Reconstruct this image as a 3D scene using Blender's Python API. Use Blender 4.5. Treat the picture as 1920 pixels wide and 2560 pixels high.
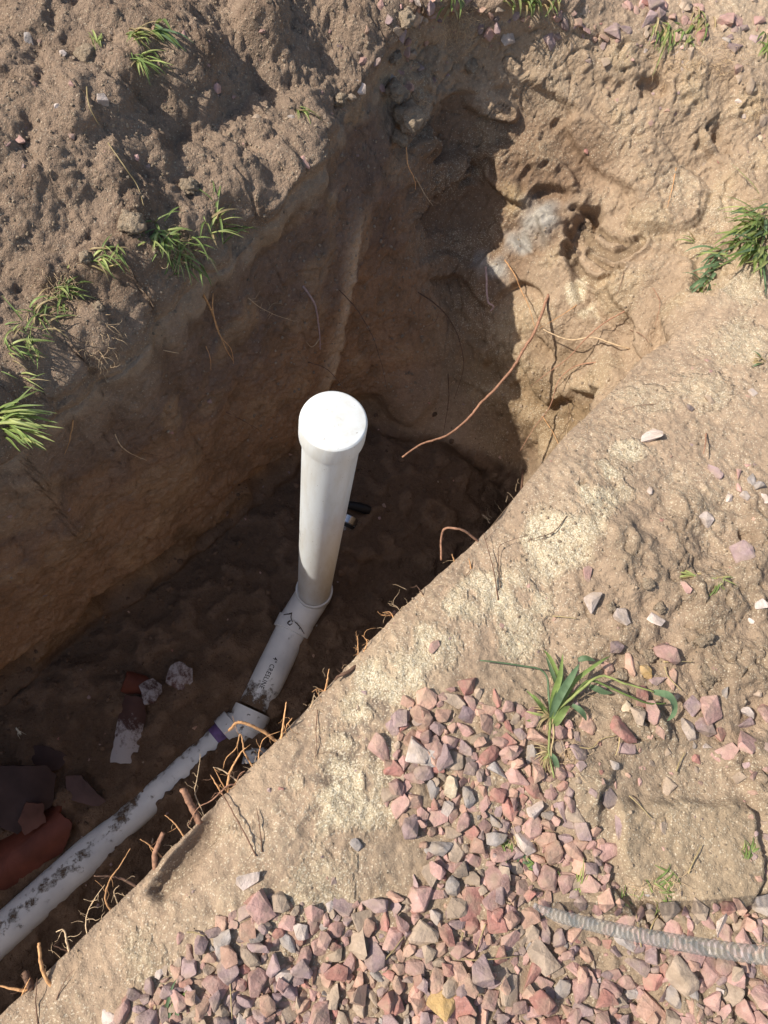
import bpy, bmesh, math, random
import numpy as np
from mathutils import Vector, Matrix, Euler

for o in list(bpy.data.objects): bpy.data.objects.remove(o)
SC = bpy.context.scene
COL = SC.collection
random.seed(7); RNG = np.random.default_rng(11)

# ---------------------------------------------------------------- camera
F = 1800.0; H = 1.40
_up = np.array([.118, .344, .93]); _up /= np.linalg.norm(_up)
_Y = np.array([0, 1, 0]) - _up*_up[1]; _Y /= np.linalg.norm(_Y)
_X = np.cross(_Y, _up)
R = np.array([_X, _Y, _up])
cam = bpy.data.cameras.new('camera'); cam.sensor_fit = 'HORIZONTAL'; cam.sensor_width = 36
cam.lens = 36*F/1920; cam.clip_start = .02; cam.clip_end = 500
co = bpy.data.objects.new('camera', cam); COL.objects.link(co)
co.matrix_world = Matrix([[R[0][0], R[0][1], R[0][2], 0], [R[1][0], R[1][1], R[1][2], 0], [R[2][0], R[2][1], R[2][2], H], [0, 0, 0, 1]])
SC.camera = co
# ---------------------------------------------------------------- light
SUN_EL = math.radians(44); SUN_AZ = math.radians(180-2)      # azimuth in the XY plane, towards the sun
SV = Vector((math.cos(SUN_EL)*math.cos(SUN_AZ), math.cos(SUN_EL)*math.sin(SUN_AZ), math.sin(SUN_EL)))
sl = bpy.data.lights.new('sun', 'SUN'); sl.energy = 4.7; sl.angle = math.radians(.53); sl.color = (1, .955, .88)
so = bpy.data.objects.new('sun', sl); COL.objects.link(so)
so.rotation_euler = SV.to_track_quat('Z', 'Y').to_euler(); so.location = SV*8
w = bpy.data.worlds.new('World'); SC.world = w; w.use_nodes = True
nt = w.node_tree; bg = nt.nodes['Background']
sky = nt.nodes.new('ShaderNodeTexSky'); sky.sky_type = 'NISHITA'; sky.sun_disc = False
sky.sun_elevation = SUN_EL; sky.sun_rotation = math.radians(90)-SUN_AZ
sky.air_density = 1.0; sky.dust_density = 2.0
nt.links.new(sky.outputs[0], bg.inputs[0]); bg.inputs[1].default_value = .13
SC.view_settings.view_transform = 'Standard'; SC.view_settings.look = 'None'
SC.view_settings.gamma = 1; SC.view_settings.use_curve_mapping = False
SC.view_settings.exposure = 0.29
SC.cycles.max_bounces = 10; SC.cycles.diffuse_bounces = 6; SC.cycles.transparent_max_bounces = 24

# ---------------------------------------------------------------- helpers
def ray(x, y): return R @ np.array([(x-960)/F, (1280-y)/F, -1.0])
def pix(x, y, z=0.0):
    d = ray(x, y); s = (z-H)/d[2]; return d*s + np.array([0, 0, H])
def tag(o, label=None, cat=None, group=None, kind=None):
    if label: o['label'] = label
    if cat: o['category'] = cat
    if group: o['group'] = group
    if kind: o['kind'] = kind
    return o
def empty(name, loc=(0, 0, 0)):
    o = bpy.data.objects.new(name, None); o.empty_display_size = .05; COL.objects.link(o); o.location = Vector(loc); return o
def link(name, me, mat=None, parent=None):
    o = bpy.data.objects.new(name, me); COL.objects.link(o)
    if mat is not None and not me.materials: me.materials.append(mat)
    if parent is not None:
        o.parent = parent
        o.location = -parent.location if parent.parent is None else (0, 0, 0)
    return o
def pyd(name, V, Fc, smooth=True):
    me = bpy.data.meshes.new(name); me.from_pydata([tuple(map(float, v)) for v in V], [], [tuple(map(int, f)) for f in Fc]); me.update()
    if smooth: me.polygons.foreach_set('use_smooth', [True]*len(me.polygons))
    return me
def bulk(name, V, Q):
    """large mesh from numpy arrays; Q is Nx4 or Nx3"""
    me = bpy.data.meshes.new(name); n = len(V); q, k = Q.shape
    me.vertices.add(n); me.vertices.foreach_set('co', V.astype(np.float32).ravel())
    me.loops.add(q*k); me.loops.foreach_set('vertex_index', Q.astype(np.int32).ravel())
    me.polygons.add(q); me.polygons.foreach_set('loop_start', np.arange(0, q*k, k, dtype=np.int32))
    me.polygons.foreach_set('use_smooth', np.ones(q, dtype=bool))
    me.update(calc_edges=True); return me

# ---- noise (vectorised gradient noise)
_P = np.random.RandomState(3).permutation(256).astype(np.int32); _P = np.concatenate([_P, _P, _P])
_G = np.random.RandomState(5).normal(size=(256, 3)).astype(np.float32); _G /= np.linalg.norm(_G, axis=1)[:, None]
def perlin(p, sc, off=0.0):
    q = (p*sc + off).astype(np.float32); i = np.floor(q).astype(np.int32); f = q-i
    i &= 255; u = f*f*f*(f*(f*6-15)+10); r = 0
    for dx in (0, 1):
        for dy in (0, 1):
            for dz in (0, 1):
                h = _P[_P[_P[(i[:, 0]+dx) & 255]+((i[:, 1]+dy) & 255)]+((i[:, 2]+dz) & 255)]
                g = _G[h]; d = g[:, 0]*(f[:, 0]-dx)+g[:, 1]*(f[:, 1]-dy)+g[:, 2]*(f[:, 2]-dz)
                r = r + d*(u[:, 0] if dx else 1-u[:, 0])*(u[:, 1] if dy else 1-u[:, 1])*(u[:, 2] if dz else 1-u[:, 2])
    return r*1.5
def cells(p, sc, off=0.0):
    """worley: distance to the nearest feature point and the difference to the second"""
    q = (p*sc+off).astype(np.float32); i = np.floor(q).astype(np.int32); f = q-i
    d1 = np.full(len(q), 9., np.float32); d2 = d1.copy(); idn = np.zeros(len(q), np.int32)
    rnd = np.random.RandomState(9).rand(256, 3).astype(np.float32)
    for dx in (-1, 0, 1):
        for dy in (-1, 0, 1):
            for dz in (-1, 0, 1):
                h = _P[_P[_P[(i[:, 0]+dx) & 255]+((i[:, 1]+dy) & 255)]+((i[:, 2]+dz) & 255)]
                c = rnd[h]; d = (dx+c[:, 0]-f[:, 0])**2+(dy+c[:, 1]-f[:, 1])**2+(dz+c[:, 2]-f[:, 2])**2
                m = d < d1; d2 = np.where(m, d1, np.minimum(d2, d)); idn = np.where(m, h, idn); d1 = np.where(m, d, d1)
    return np.sqrt(d1), np.sqrt(d2)-np.sqrt(d1), idn
def ss(a, b, x):
    t = np.clip((x-a)/(b-a), 0, 1); return t*t*(3-2*t)

# ---------------------------------------------------------------- materials
def mat(name, col, rough=.8, bump=0, bscale=200, var=.0, vscale=30, spec=.3, extra=None, hue=None, bdist=.002, world=False):
    m = bpy.data.materials.new(name); m.use_nodes = True; n = m.node_tree.nodes; L = m.node_tree.links
    b = n['Principled BSDF']; b.inputs['Roughness'].default_value = rough
    b.inputs['Specular IOR Level'].default_value = spec
    b.inputs['Base Color'].default_value = (*col, 1)
    tc = n.new('ShaderNodeTexCoord')
    if world:                      # real-world scale, one shade per stone
        ge = n.new('ShaderNodeNewGeometry')
        class _T: outputs = {'Object': ge.outputs['Position']}
        tc = _T
    if var or hue:
        oi = n.new('ShaderNodeObjectInfo')
        nz = n.new('ShaderNodeTexNoise'); nz.inputs['Scale'].default_value = vscale; nz.inputs['Detail'].default_value = 6
        L.new(tc.outputs['Object'], nz.inputs['Vector'])
        cr = n.new('ShaderNodeValToRGB'); e = cr.color_ramp.elements
        c2 = hue if hue else tuple(min(1, c*(1+var)) for c in col); c1 = tuple(c*(1-var) for c in col)
        e[0].position = .3; e[0].color = (*c1, 1); e[1].position = .72; e[1].color = (*c2, 1)
        L.new(nz.outputs['Fac'], cr.inputs['Fac'])
        hs = n.new('ShaderNodeHueSaturation'); mr = n.new('ShaderNodeMapRange')
        mr.inputs['To Min'].default_value = .68; mr.inputs['To Max'].default_value = 1.22
        L.new(ge.outputs['Random Per Island'] if world else oi.outputs['Random'], mr.inputs['Value']); L.new(mr.outputs[0], hs.inputs['Value'])
        L.new(cr.outputs[0], hs.inputs['Color']); L.new(hs.outputs[0], b.inputs['Base Color'])
    if bump:
        nb = n.new('ShaderNodeTexNoise'); nb.inputs['Scale'].default_value = bscale; nb.inputs['Detail'].default_value = 8
        nb.inputs['Roughness'].default_value = .65
        L.new(tc.outputs['Object'], nb.inputs['Vector'])
        bm_ = n.new('ShaderNodeBump'); bm_.inputs['Strength'].default_value = bump; bm_.inputs['Distance'].default_value = bdist
        L.new(nb.outputs['Fac'], bm_.inputs['Height']); L.new(bm_.outputs[0], b.inputs['Normal'])
    if extra: extra(n, L, b, tc)
    return m

def soil_material():
    m = bpy.data.materials.new('soil'); m.use_nodes = True; n = m.node_tree.nodes; L = m.node_tree.links
    b = n['Principled BSDF']; b.inputs['Roughness'].default_value = .95; b.inputs['Specular IOR Level'].default_value = .12
    ge = n.new('ShaderNodeNewGeometry')
    class tc: outputs = {'Object': ge.outputs['Position']}
    at = n.new('ShaderNodeAttribute'); at.attribute_name = 'tint'
    ma = n.new('ShaderNodeAttribute'); ma.attribute_name = 'masks'
    sp = n.new('ShaderNodeSeparateColor'); L.new(ma.outputs['Color'], sp.inputs[0])   # R sand, G crumb relief, B damp
    def noise(s, d=8, r=.6):
        z = n.new('ShaderNodeTexNoise'); z.inputs['Scale'].default_value = s; z.inputs['Detail'].default_value = d
        z.inputs['Roughness'].default_value = r; L.new(tc.outputs['Object'], z.inputs['Vector']); return z
    def math_(op, a, c, v=None):
        z = n.new('ShaderNodeMath'); z.operation = op
        for k, s in ((0, a), (1, c), (2, v)):
            if s is None: continue
            if isinstance(s, (int, float)): z.inputs[k].default_value = s
            else: L.new(s, z.inputs[k])
        return z.outputs[0]
    def mix(f, a, c, mode='MIX'):
        z = n.new('ShaderNodeMix'); z.data_type = 'RGBA'; z.blend_type = mode
        if isinstance(f, (int, float)): z.inputs[0].default_value = f
        else: L.new(f, z.inputs[0])
        for k, s in ((6, a), (7, c)):
            if isinstance(s, tuple): z.inputs[k].default_value = (*s, 1)
            else: L.new(s, z.inputs[k])
        return z.outputs[2]
    n1 = noise(9, 6); n2 = noise(70, 8, .7); n3 = noise(420, 3, .7)
    v1 = math_('MULTIPLY_ADD', n1.outputs['Fac'], .55, .73)
    v2 = math_('MULTIPLY_ADD', n2.outputs['Fac'], .9, .55)
    v3 = math_('MULTIPLY_ADD', n3.outputs['Fac'], .7, .65)
    v = math_('MULTIPLY', math_('MULTIPLY', v1, v2), v3)
    cv = n.new('ShaderNodeCombineColor')
    for k in range(3): L.new(v, cv.inputs[k])
    c = mix(1.0, at.outputs['Color'], cv.outputs[0], 'MULTIPLY')
    # coarse sand grains, each with a shade of its own
    vo = n.new('ShaderNodeTexVoronoi'); vo.inputs['Scale'].default_value = 430; L.new(tc.outputs['Object'], vo.inputs['Vector'])
    gs = n.new('ShaderNodeSeparateColor'); L.new(vo.outputs['Color'], gs.inputs[0])
    pick = math_('GREATER_THAN', math_('ADD', gs.outputs[0], math_('MULTIPLY', sp.outputs[0], .62)), .965)
    gcol = n.new('ShaderNodeValToRGB'); e = gcol.color_ramp.elements
    e[0].color = (.30, .20, .13, 1); e[1].color = (.80, .70, .52, 1); e[1].position = .8
    x = gcol.color_ramp.elements.new(.35); x.color = (.52, .42, .27, 1)
    L.new(gs.outputs[1], gcol.inputs['Fac'])
    dry = math_('SUBTRACT', 1.0, math_('MULTIPLY', sp.outputs[2], .93))
    c = mix(math_('MULTIPLY', math_('MULTIPLY', pick, math_('MULTIPLY_ADD', sp.outputs[0], .5, .4)), dry), c, gcol.outputs[0])
    L.new(c, b.inputs['Base Color'])
    # relief
    vb = n.new('ShaderNodeTexVoronoi'); vb.inputs['Scale'].default_value = 260; L.new(tc.outputs['Object'], vb.inputs['Vector'])
    vb2 = n.new('ShaderNodeTexVoronoi'); vb2.inputs['Scale'].default_value = 110; L.new(tc.outputs['Object'], vb2.inputs['Vector'])
    hgt = math_('MULTIPLY', math_('SUBTRACT', 1.0, vb.outputs['Distance']), .0022)
    h2 = math_('MULTIPLY', math_('SUBTRACT', 1.0, vb2.outputs['Distance']), .0038)
    hgt = math_('MULTIPLY', math_('ADD', hgt, h2), sp.outputs[1])
    gm = math_('MULTIPLY_ADD', sp.outputs[1], .8, .22)
    nb = noise(130, 8, .72); nb2 = noise(38, 8, .6)
    hgt = math_('ADD', hgt, math_('MULTIPLY', math_('MULTIPLY', nb.outputs['Fac'], .010), gm))
    hgt = math_('ADD', hgt, math_('MULTIPLY', math_('MULTIPLY', nb2.outputs['Fac'], .013), gm))
    bp = n.new('ShaderNodeBump'); bp.inputs['Strength'].default_value = .9; bp.inputs['Distance'].default_value = 1.0
    L.new(hgt, bp.inputs['Height']); L.new(bp.outputs[0], b.inputs['Normal'])
    rr = math_('MULTIPLY_ADD', sp.outputs[2], -.12, .95); L.new(rr, b.inputs['Roughness'])
    return m
SOIL = soil_material()

def stonefx(vein):
    def f(n, L, b, tc):
        base = b.inputs['Base Color'].links[0].from_socket
        nz = n.new('ShaderNodeTexNoise'); nz.inputs['Scale'].default_value = 120; nz.inputs['Detail'].default_value = 8; nz.inputs['Roughness'].default_value = .8
        nz.inputs['Distortion'].default_value = .6; L.new(tc.outputs['Object'], nz.inputs['Vector'])
        cr = n.new('ShaderNodeValToRGB'); e = cr.color_ramp.elements
        e[0].position = .54; e[0].color = (0, 0, 0, 1); e[1].position = .72; e[1].color = (.75, .75, .75, 1)
        L.new(nz.outputs['Fac'], cr.inputs['Fac'])
        mx = n.new('ShaderNodeMix'); mx.data_type = 'RGBA'; mx.inputs[7].default_value = (*vein, 1)
        L.new(cr.outputs[0], mx.inputs[0]); L.new(base, mx.inputs[6])
        # dust of the soil the stone lies in
        nd = n.new('ShaderNodeTexNoise'); nd.inputs['Scale'].default_value = 38; nd.inputs['Detail'].default_value = 5; L.new(tc.outputs['Object'], nd.inputs['Vector'])
        cd = n.new('ShaderNodeValToRGB'); e = cd.color_ramp.elements
        e[0].position = .42; e[0].color = (.12, .12, .12, 1); e[1].position = .68; e[1].color = (.62, .62, .62, 1)
        L.new(nd.outputs['Fac'], cd.inputs['Fac'])
        m2 = n.new('ShaderNodeMix'); m2.data_type = 'RGBA'; m2.inputs[7].default_value = (.36, .27, .185, 1)
        L.new(cd.outputs[0], m2.inputs[0]); L.new(mx.outputs[2], m2.inputs[6]); L.new(m2.outputs[2], b.inputs['Base Color'])
    return f
ST = {}
for k, c, v in (('pink', (.43, .25, .215), (.62, .45, .40)), ('salmon', (.48, .285, .21), (.62, .44, .35)),
                ('mauve', (.31, .215, .21), (.53, .42, .40)), ('red', (.37, .165, .135), (.54, .34, .29)),
                ('tan', (.38, .285, .21), (.55, .44, .33)), ('grey', (.35, .31, .285), (.50, .46, .42)),
                ('white', (.56, .46, .40), (.70, .60, .53)), ('cream', (.72, .58, .40), (.80, .70, .52)),
                ('ochre', (.44, .28, .11), (.55, .40, .2)), ('dark', (.18, .14, .14), (.26, .2, .2))):
    ST[k] = mat('stone_'+k, c, .85, bump=.9, bscale=110, var=.28, vscale=45, extra=stonefx(v), bdist=.0045, spec=.15, world=True)
def dustfx(n, L, b, tc):
    mp = n.new('ShaderNodeMapping'); mp.inputs['Scale'].default_value = (14, 14, 2.2); L.new(tc.outputs['Object'], mp.inputs[0])
    nz = n.new('ShaderNodeTexNoise'); nz.inputs['Scale'].default_value = 2.2; nz.inputs['Detail'].default_value = 9; nz.inputs['Roughness'].default_value = .7; L.new(mp.outputs[0], nz.inputs['Vector'])
    cr = n.new('ShaderNodeValToRGB'); e = cr.color_ramp.elements; e[0].position = .42; e[0].color = (.69, .70, .68, 1); e[1].position = .75; e[1].color = (.58, .55, .48, 1); L.new(nz.outputs['Fac'], cr.inputs['Fac'])
    n2 = n.new('ShaderNodeTexNoise'); n2.inputs['Scale'].default_value = 160; n2.inputs['Detail'].default_value = 3; L.new(tc.outputs['Object'], n2.inputs['Vector'])
    c2 = n.new('ShaderNodeValToRGB'); e = c2.color_ramp.elements; e[0].position = .70; e[0].color = (0, 0, 0, 1); e[1].position = .74; e[1].color = (.8, .8, .8, 1); L.new(n2.outputs['Fac'], c2.inputs['Fac'])
    mx = n.new('ShaderNodeMix'); mx.data_type = 'RGBA'; mx.inputs[7].default_value = (.25, .18, .12, 1); L.new(c2.outputs[0], mx.inputs[0]); L.new(cr.outputs[0], mx.inputs[6]); L.new(mx.outputs[2], b.inputs['Base Color'])
PVC = mat('white_plastic', (.6, .6, .57), .36, bump=.08, bscale=60, spec=.45, extra=dustfx)
def mudfx(amount, lo, hi, sc=26):
    def f(n, L, b, tc):
        nz = n.new('ShaderNodeTexNoise'); nz.inputs['Scale'].default_value = sc; nz.inputs['Detail'].default_value = 12; nz.inputs['Roughness'].default_value = .78
        L.new(tc.outputs['Object'], nz.inputs['Vector'])
        at = n.new('ShaderNodeAttribute'); at.attribute_name = 'mud'
        ad = n.new('ShaderNodeMath'); ad.operation = 'MULTIPLY_ADD'; ad.inputs[1].default_value = amount
        L.new(at.outputs['Fac'], ad.inputs[0]); L.new(nz.outputs['Fac'], ad.inputs[2])
        cr = n.new('ShaderNodeValToRGB'); e = cr.color_ramp.elements; e[0].position = lo; e[0].color = (0, 0, 0, 1); e[1].position = hi; e[1].color = (1, 1, 1, 1)
        L.new(ad.outputs[0], cr.inputs['Fac'])
        n2 = n.new('ShaderNodeTexNoise'); n2.inputs['Scale'].default_value = 9; n2.inputs['Detail'].default_value = 6; L.new(tc.outputs['Object'], n2.inputs['Vector'])
        c2 = n.new('ShaderNodeValToRGB'); e = c2.color_ramp.elements; e[0].color = (.50, .52, .54, 1); e[1].color = (.74, .75, .74, 1); e[0].position = .3; e[1].position = .62
        L.new(n2.outputs['Fac'], c2.inputs['Fac'])
        mx = n.new('ShaderNodeMix'); mx.data_type = 'RGBA'; mx.inputs[7].default_value = (.13, .088, .058, 1)
        L.new(c2.outputs[0], mx.inputs[6]); L.new(cr.outputs[0], mx.inputs[0]); L.new(mx.outputs[2], b.inputs['Base Color'])
        mr = n.new('ShaderNodeMath'); mr.operation = 'MULTIPLY_ADD'; mr.inputs[1].default_value = .5; mr.inputs[2].default_value = .42
        L.new(cr.outputs[0], mr.inputs[0]); L.new(mr.outputs[0], b.inputs['Roughness'])
        bp = n.new('ShaderNodeBump'); bp.inputs['Distance'].default_value = .003; bp.inputs['Strength'].default_value = .9
        L.new(cr.outputs[0], bp.inputs['Height']); L.new(bp.outputs[0], b.inputs['Normal'])
    return f
PVCM = mat('muddy_white_plastic', (.7, .7, .7), .42, extra=mudfx(.42, .62, .72))
PVCC = mat('scuffed_white_plastic', (.7, .7, .7), .42, extra=mudfx(.5, .69, .73, 40))
PRIMER = mat('purple_primer', (.13, .08, .20), .55, var=.4, vscale=40, bump=.1)
INK = mat('black_ink', (.015, .015, .02), .6)
RUB = mat('black_rubber', (.012, .011, .011), .5, bump=.3, bscale=60)
STEEL = mat('steel_band', (.45, .45, .46), .25, bump=.3, bscale=50); STEEL.node_tree.nodes['Principled BSDF'].inputs['Metallic'].default_value = 1
ROOT = {'red': mat('root_red', (.36, .19, .115), .8, bump=.5, bscale=220, var=.35, vscale=120),
        'orange': mat('root_orange', (.60, .32, .14), .8, bump=.5, bscale=220, var=.3, vscale=120),
        'pale': mat('root_pale', (.62, .44, .26), .8, bump=.4, bscale=220, var=.3, vscale=120),
        'brown': mat('root_brown', (.17, .095, .06), .85, bump=.5, bscale=220, var=.35, vscale=120),
        'pink': mat('root_pink', (.48, .33, .29), .75, bump=.4, bscale=200, var=.25, vscale=90)}
def leafmat(name, c, t):
    m = mat(name, c, .5, var=.3, vscale=60, spec=.35, bump=.15, bscale=300); n = m.node_tree.nodes; L = m.node_tree.links
    b = n['Principled BSDF']; tr = n.new('ShaderNodeBsdfTranslucent'); tr.inputs[0].default_value = (*t, 1)
    mx = n.new('ShaderNodeMixShader'); mx.inputs[0].default_value = .3; out = n['Material Output']
    L.new(b.outputs[0], mx.inputs[1]); L.new(tr.outputs[0], mx.inputs[2]); L.new(mx.outputs[0], out.inputs[0]); return m
GREEN = leafmat('grass_green', (.22, .29, .085), (.24, .34, .07)); BLUEG = leafmat('leaf_blue_green', (.17, .25, .125), (.15, .25, .08))
LIME = leafmat('grass_lime', (.40, .44, .15), (.40, .44, .12)); STRAW = leafmat('straw', (.50, .38, .19), (.40, .30, .12))
CLAY = mat('fired_clay', (.12, .034, .02), .6, bump=.4, bscale=40, var=.35, vscale=14)
CLAYD = mat('purple_clay', (.075, .045, .04), .75, bump=.5, bscale=50, var=.4, vscale=12)
def limefx(n, L, b, tc):
    base = b.inputs['Base Color'].links[0].from_socket
    nz = n.new('ShaderNodeTexNoise'); nz.inputs['Scale'].default_value = 30; nz.inputs['Detail'].default_value = 10; nz.inputs['Roughness'].default_value = .75
    L.new(tc.outputs['Object'], nz.inputs['Vector'])
    at = n.new('ShaderNodeAttribute'); at.attribute_name = 'mud'
    ad = n.new('ShaderNodeMath'); ad.operation = 'MULTIPLY_ADD'; ad.inputs[1].default_value = .5; L.new(at.outputs['Fac'], ad.inputs[0]); L.new(nz.outputs['Fac'], ad.inputs[2])
    cr = n.new('ShaderNodeValToRGB'); e = cr.color_ramp.elements; e[0].position = .68; e[0].color = (0, 0, 0, 1); e[1].position = .82; e[1].color = (.9, .9, .9, 1)
    L.new(ad.outputs[0], cr.inputs['Fac'])
    mx = n.new('ShaderNodeMix'); mx.data_type = 'RGBA'; mx.inputs[7].default_value = (.40, .37, .36, 1)
    L.new(cr.outputs[0], mx.inputs[0]); L.new(base, mx.inputs[6]); L.new(mx.outputs[2], b.inputs['Base Color'])
CLAYL = mat('limed_clay', (.10, .048, .038), .75, bump=.6, bscale=50, var=.4, vscale=14, extra=limefx)
CLOD = mat('soil_clod', (.33, .25, .172), .95, bump=1, bscale=160, var=.2, vscale=40, spec=.1, bdist=.004, world=True)

# ================================================================ GROUND
# trench coordinates: s runs along the trench, b across it (towards the far bank)
CS, SN = .73, .683
def xy2sb(x, y): return CS*x+SN*y, -SN*x+CS*y
def sb2xy(s, b): return CS*s-SN*b, SN*s+CS*b
TOP = [(-60, .07), (-3, .07), (-.56, .073), (-.17, .065), (.36, .078), (.67, .07), (.97, .098), (1.25, .10), (1.5, .09), (1.75, .07), (1.98, .10), (2.2, .2), (2.29, .415),
       (2.14, .72), (1.99, .915), (1.83, 1.05), (1.67, 1.145), (1.5, 1.16), (1.363, 1.12), (1.146, 1.05), (.88, .955), (.698, .925), (.543, .90), (.339, .872), (.17, .858), (0, .86), (-.5, .87), (-3, .9), (-60, .9)]
MID = [(-61, .05), (-3, .05), (-.56, .052), (.36, .056), (.97, .072), (1.25, .085), (1.42, .14), (1.50, .25), (1.545, .45), (1.57, .62), (1.60, .76), (1.60, .87), (1.48, .91), (1.3, .89), (1.1, .875), (.7, .85), (.3, .835), (0, .835), (-.5, .84), (-3, .86), (-61, .86)]
BOT = [(-62, .02), (-3, .02), (-.56, .03), (.36, .035), (.9, .045), (1.12, .06), (1.22, .10), (1.27, .2), (1.22, .36), (1.12, .52), (1.03, .68), (.95, .75), (.85, .75), (.68, .735), (.46, .755), (.19, .742), (-.11, .785), (-.37, .79), (-3, .8), (-62, .8)]
def sdist(poly, S, B):
    P = np.array(poly, np.float32); n = len(P); best = np.full(S.shape, 1e9, np.float32); ins = np.zeros(S.shape, bool)
    for k in range(n):
        a = P[k]; c = P[(k+1) % n]; e = c-a; wS = S-a[0]; wB = B-a[1]
        t = np.clip((wS*e[0]+wB*e[1])/(e@e), 0, 1); dS = wS-e[0]*t; dB = wB-e[1]*t
        best = np.minimum(best, dS*dS+dB*dB)
        if abs(e[1]) > 1e-9:
            cr = ((a[1] > B) != (c[1] > B)) & (S < e[0]*(B-a[1])/e[1]+a[0]); ins ^= cr
    d = np.sqrt(best); return np.where(ins, -d, d)
def base_z(S, B):
    wv_ = ss(.55, .8, B)*(.012*np.sin(7.3*S+.5)+.010*np.sin(17.7*S+2)+.007*np.sin(39*S+1)+.004*np.sin(71*S))
    Bw = B+wv_.astype(np.float32); dT = sdist(TOP, S, Bw); dM = sdist(MID, S, B+.4*wv_.astype(np.float32)); dB = sdist(BOT, S, B)
    t1 = -dT/np.maximum(-dT+np.maximum(dM, 0), 1e-5); t2 = -dM/np.maximum(-dM+np.maximum(dB, 0), 1e-5)
    z = np.where(dT >= 0, 0., np.where(dM >= 0, -.45*t1, np.where(dB >= 0, -.45-.55*t2, -1.)))
    out = np.maximum(dT, 0); near = ss(.5, .2, B); far = ss(.55, .8, B)
    # near bank rolls over towards the pit
    k = .045+.10*ss(.75, 1.3, S)-.05*ss(1.6, 2.0, S)
    z = z - near*k*np.exp(-np.abs(dT)/(.10+.12*ss(.8, 1.3, S)))
    # spoil heap on the far bank
    hm = .10*ss(.0, .45, out)*(1-.5*ss(.9, 1.6, S)) + .10*ss(0, .08, out)*(1-.6*ss(.6, 1.0, S))
    hm = hm + .12*ss(.35, 1.3, out)*(1-.6*ss(1.0, 1.9, S)) + .20*ss(.08, -.15, S)*ss(0, .25, out)  # last term: heap raised out of view to cast shade on the standpipe
    z = z + far*np.where(dT > 0, hm, 0)*ss(2.3, 1.7, S)*(1-ss(2.5, 5, out))
    # right-hand part of the end slope rises a little to the far right
    z = z + np.where(dT > 0, .03*ss(0, .4, out)*ss(1.7, 2.4, S), 0)
    return z.astype(np.float32), dT

def axis(lo, hi, d, far):
    core = np.arange(lo, hi+d, d); g = [hi]; st = d
    while g[-1] < far: st *= 1.22; g.append(g[-1]+st)
    g2 = [lo]; st = d
    while g2[-1] > -far: st *= 1.22; g2.append(g2[-1]-st)
    return np.concatenate([np.array(g2[:0:-1]), core, np.array(g[1:])])
D0 = .0046
SS_ = axis(-1.15, 2.75, D0, 60)
bs = axis(-1.05, 2.15, .004, 60)
NB = 1060
Bg = np.zeros((len(SS_), NB), np.float32)
dens = np.where((bs > -1.0) & (bs < 2.05), 1.0, 0.0)
for i, s in enumerate(SS_):
    if i % 3 == 0 or i == len(SS_)-1:
        z, _ = base_z(np.full(bs.shape, s, np.float32), bs.astype(np.float32))
        db = np.diff(bs); dz = np.diff(z)
        inside = (bs[1:] > -1.0) & (bs[1:] < 2.05)
        outd = np.maximum(np.maximum(-1.0-bs[1:], bs[1:]-2.05), 0)
        wgt = np.sqrt(db*db+dz*dz*.9)/(1+outd*60)
        wgt = np.convolve(np.pad(wgt, 3, 'edge'), np.ones(7)/7, 'valid')
        cum = np.concatenate([[0], np.cumsum(wgt)]); cum /= cum[-1]
        row = np.interp(np.linspace(0, 1, NB), cum, bs)
    Bg[i] = row
Bg[1:-1] = (Bg[:-2]+Bg[1:-1]+Bg[2:])/3
Sg = np.repeat(SS_[:, None], NB, 1).astype(np.float32)
Zg, DT = base_z(Sg.ravel(), Bg.ravel())
Xg, Yg = sb2xy(Sg.ravel(), Bg.ravel())
P0 = np.stack([Xg, Yg, Zg], 1).astype(np.float32)
NR, NC = Sg.shape
def normals(P):
    G = P.reshape(NR, NC, 3); du = np.gradient(G, axis=0); dv = np.gradient(G, axis=1)
    n = np.cross(du, dv); n /= np.maximum(np.linalg.norm(n, axis=2, keepdims=True), 1e-9)
    n = n.reshape(-1, 3); return np.where(n[:, 2:3] < -.2, -n, n)
N0 = normals(P0)
S, B = Sg.ravel(), Bg.ravel()
steep = ss(.85, .45, N0[:, 2])                         # 1 on the cut faces
floorm = ss(-.93, -.985, Zg)*(DT < 0)
farb = (DT > 0)*ss(.5, .8, B)*ss(2.2, 1.8, S)
farb_s = ss(-.02, .05, DT)*ss(.5, .8, B)*ss(2.35, 1.7, S)
nearb = ss(-.02, .03, DT)*(1-farb_s)
left = ss(.55, .75, B)*ss(.025, -.02, DT)*ss(1.5, 1.3, S)*(1-floorm)          # left wall
endw = ss(1.2, 1.4, S)*ss(.03, -.03, DT)*(1-left)*(1-floorm)
def proj(P):
    C = (P-np.array([0, 0, H], np.float32))@R.astype(np.float32)
    return 960-F*C[:, 0]/C[:, 2], 1280+F*C[:, 1]/C[:, 2], -C[:, 2]
PX, PY, PD = proj(P0)
view = (N0*(P0-np.array([0, 0, H]))).sum(1) < 0
def at0(x, y):
    """base-surface point seen at a picture position (nearest to the camera)"""
    m = (np.abs(PX-x) < 9) & (np.abs(PY-y) < 9) & view & (PD > 0)
    i = np.flatnonzero(m)
    if len(i) == 0: return pix(x, y, 0)
    j = i[np.argmin(PD[i]*30+np.hypot(PX[i]-x, PY[i]-y)*.15)]; return P0[j]
def blob(x, y, r, soft=.5, wob=None):
    c = at0(x, y); d = np.sqrt(((P0-c)**2).sum(1))
    if wob is not None: d = d+wob
    return ss(r, r*(1-soft), d)

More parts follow.
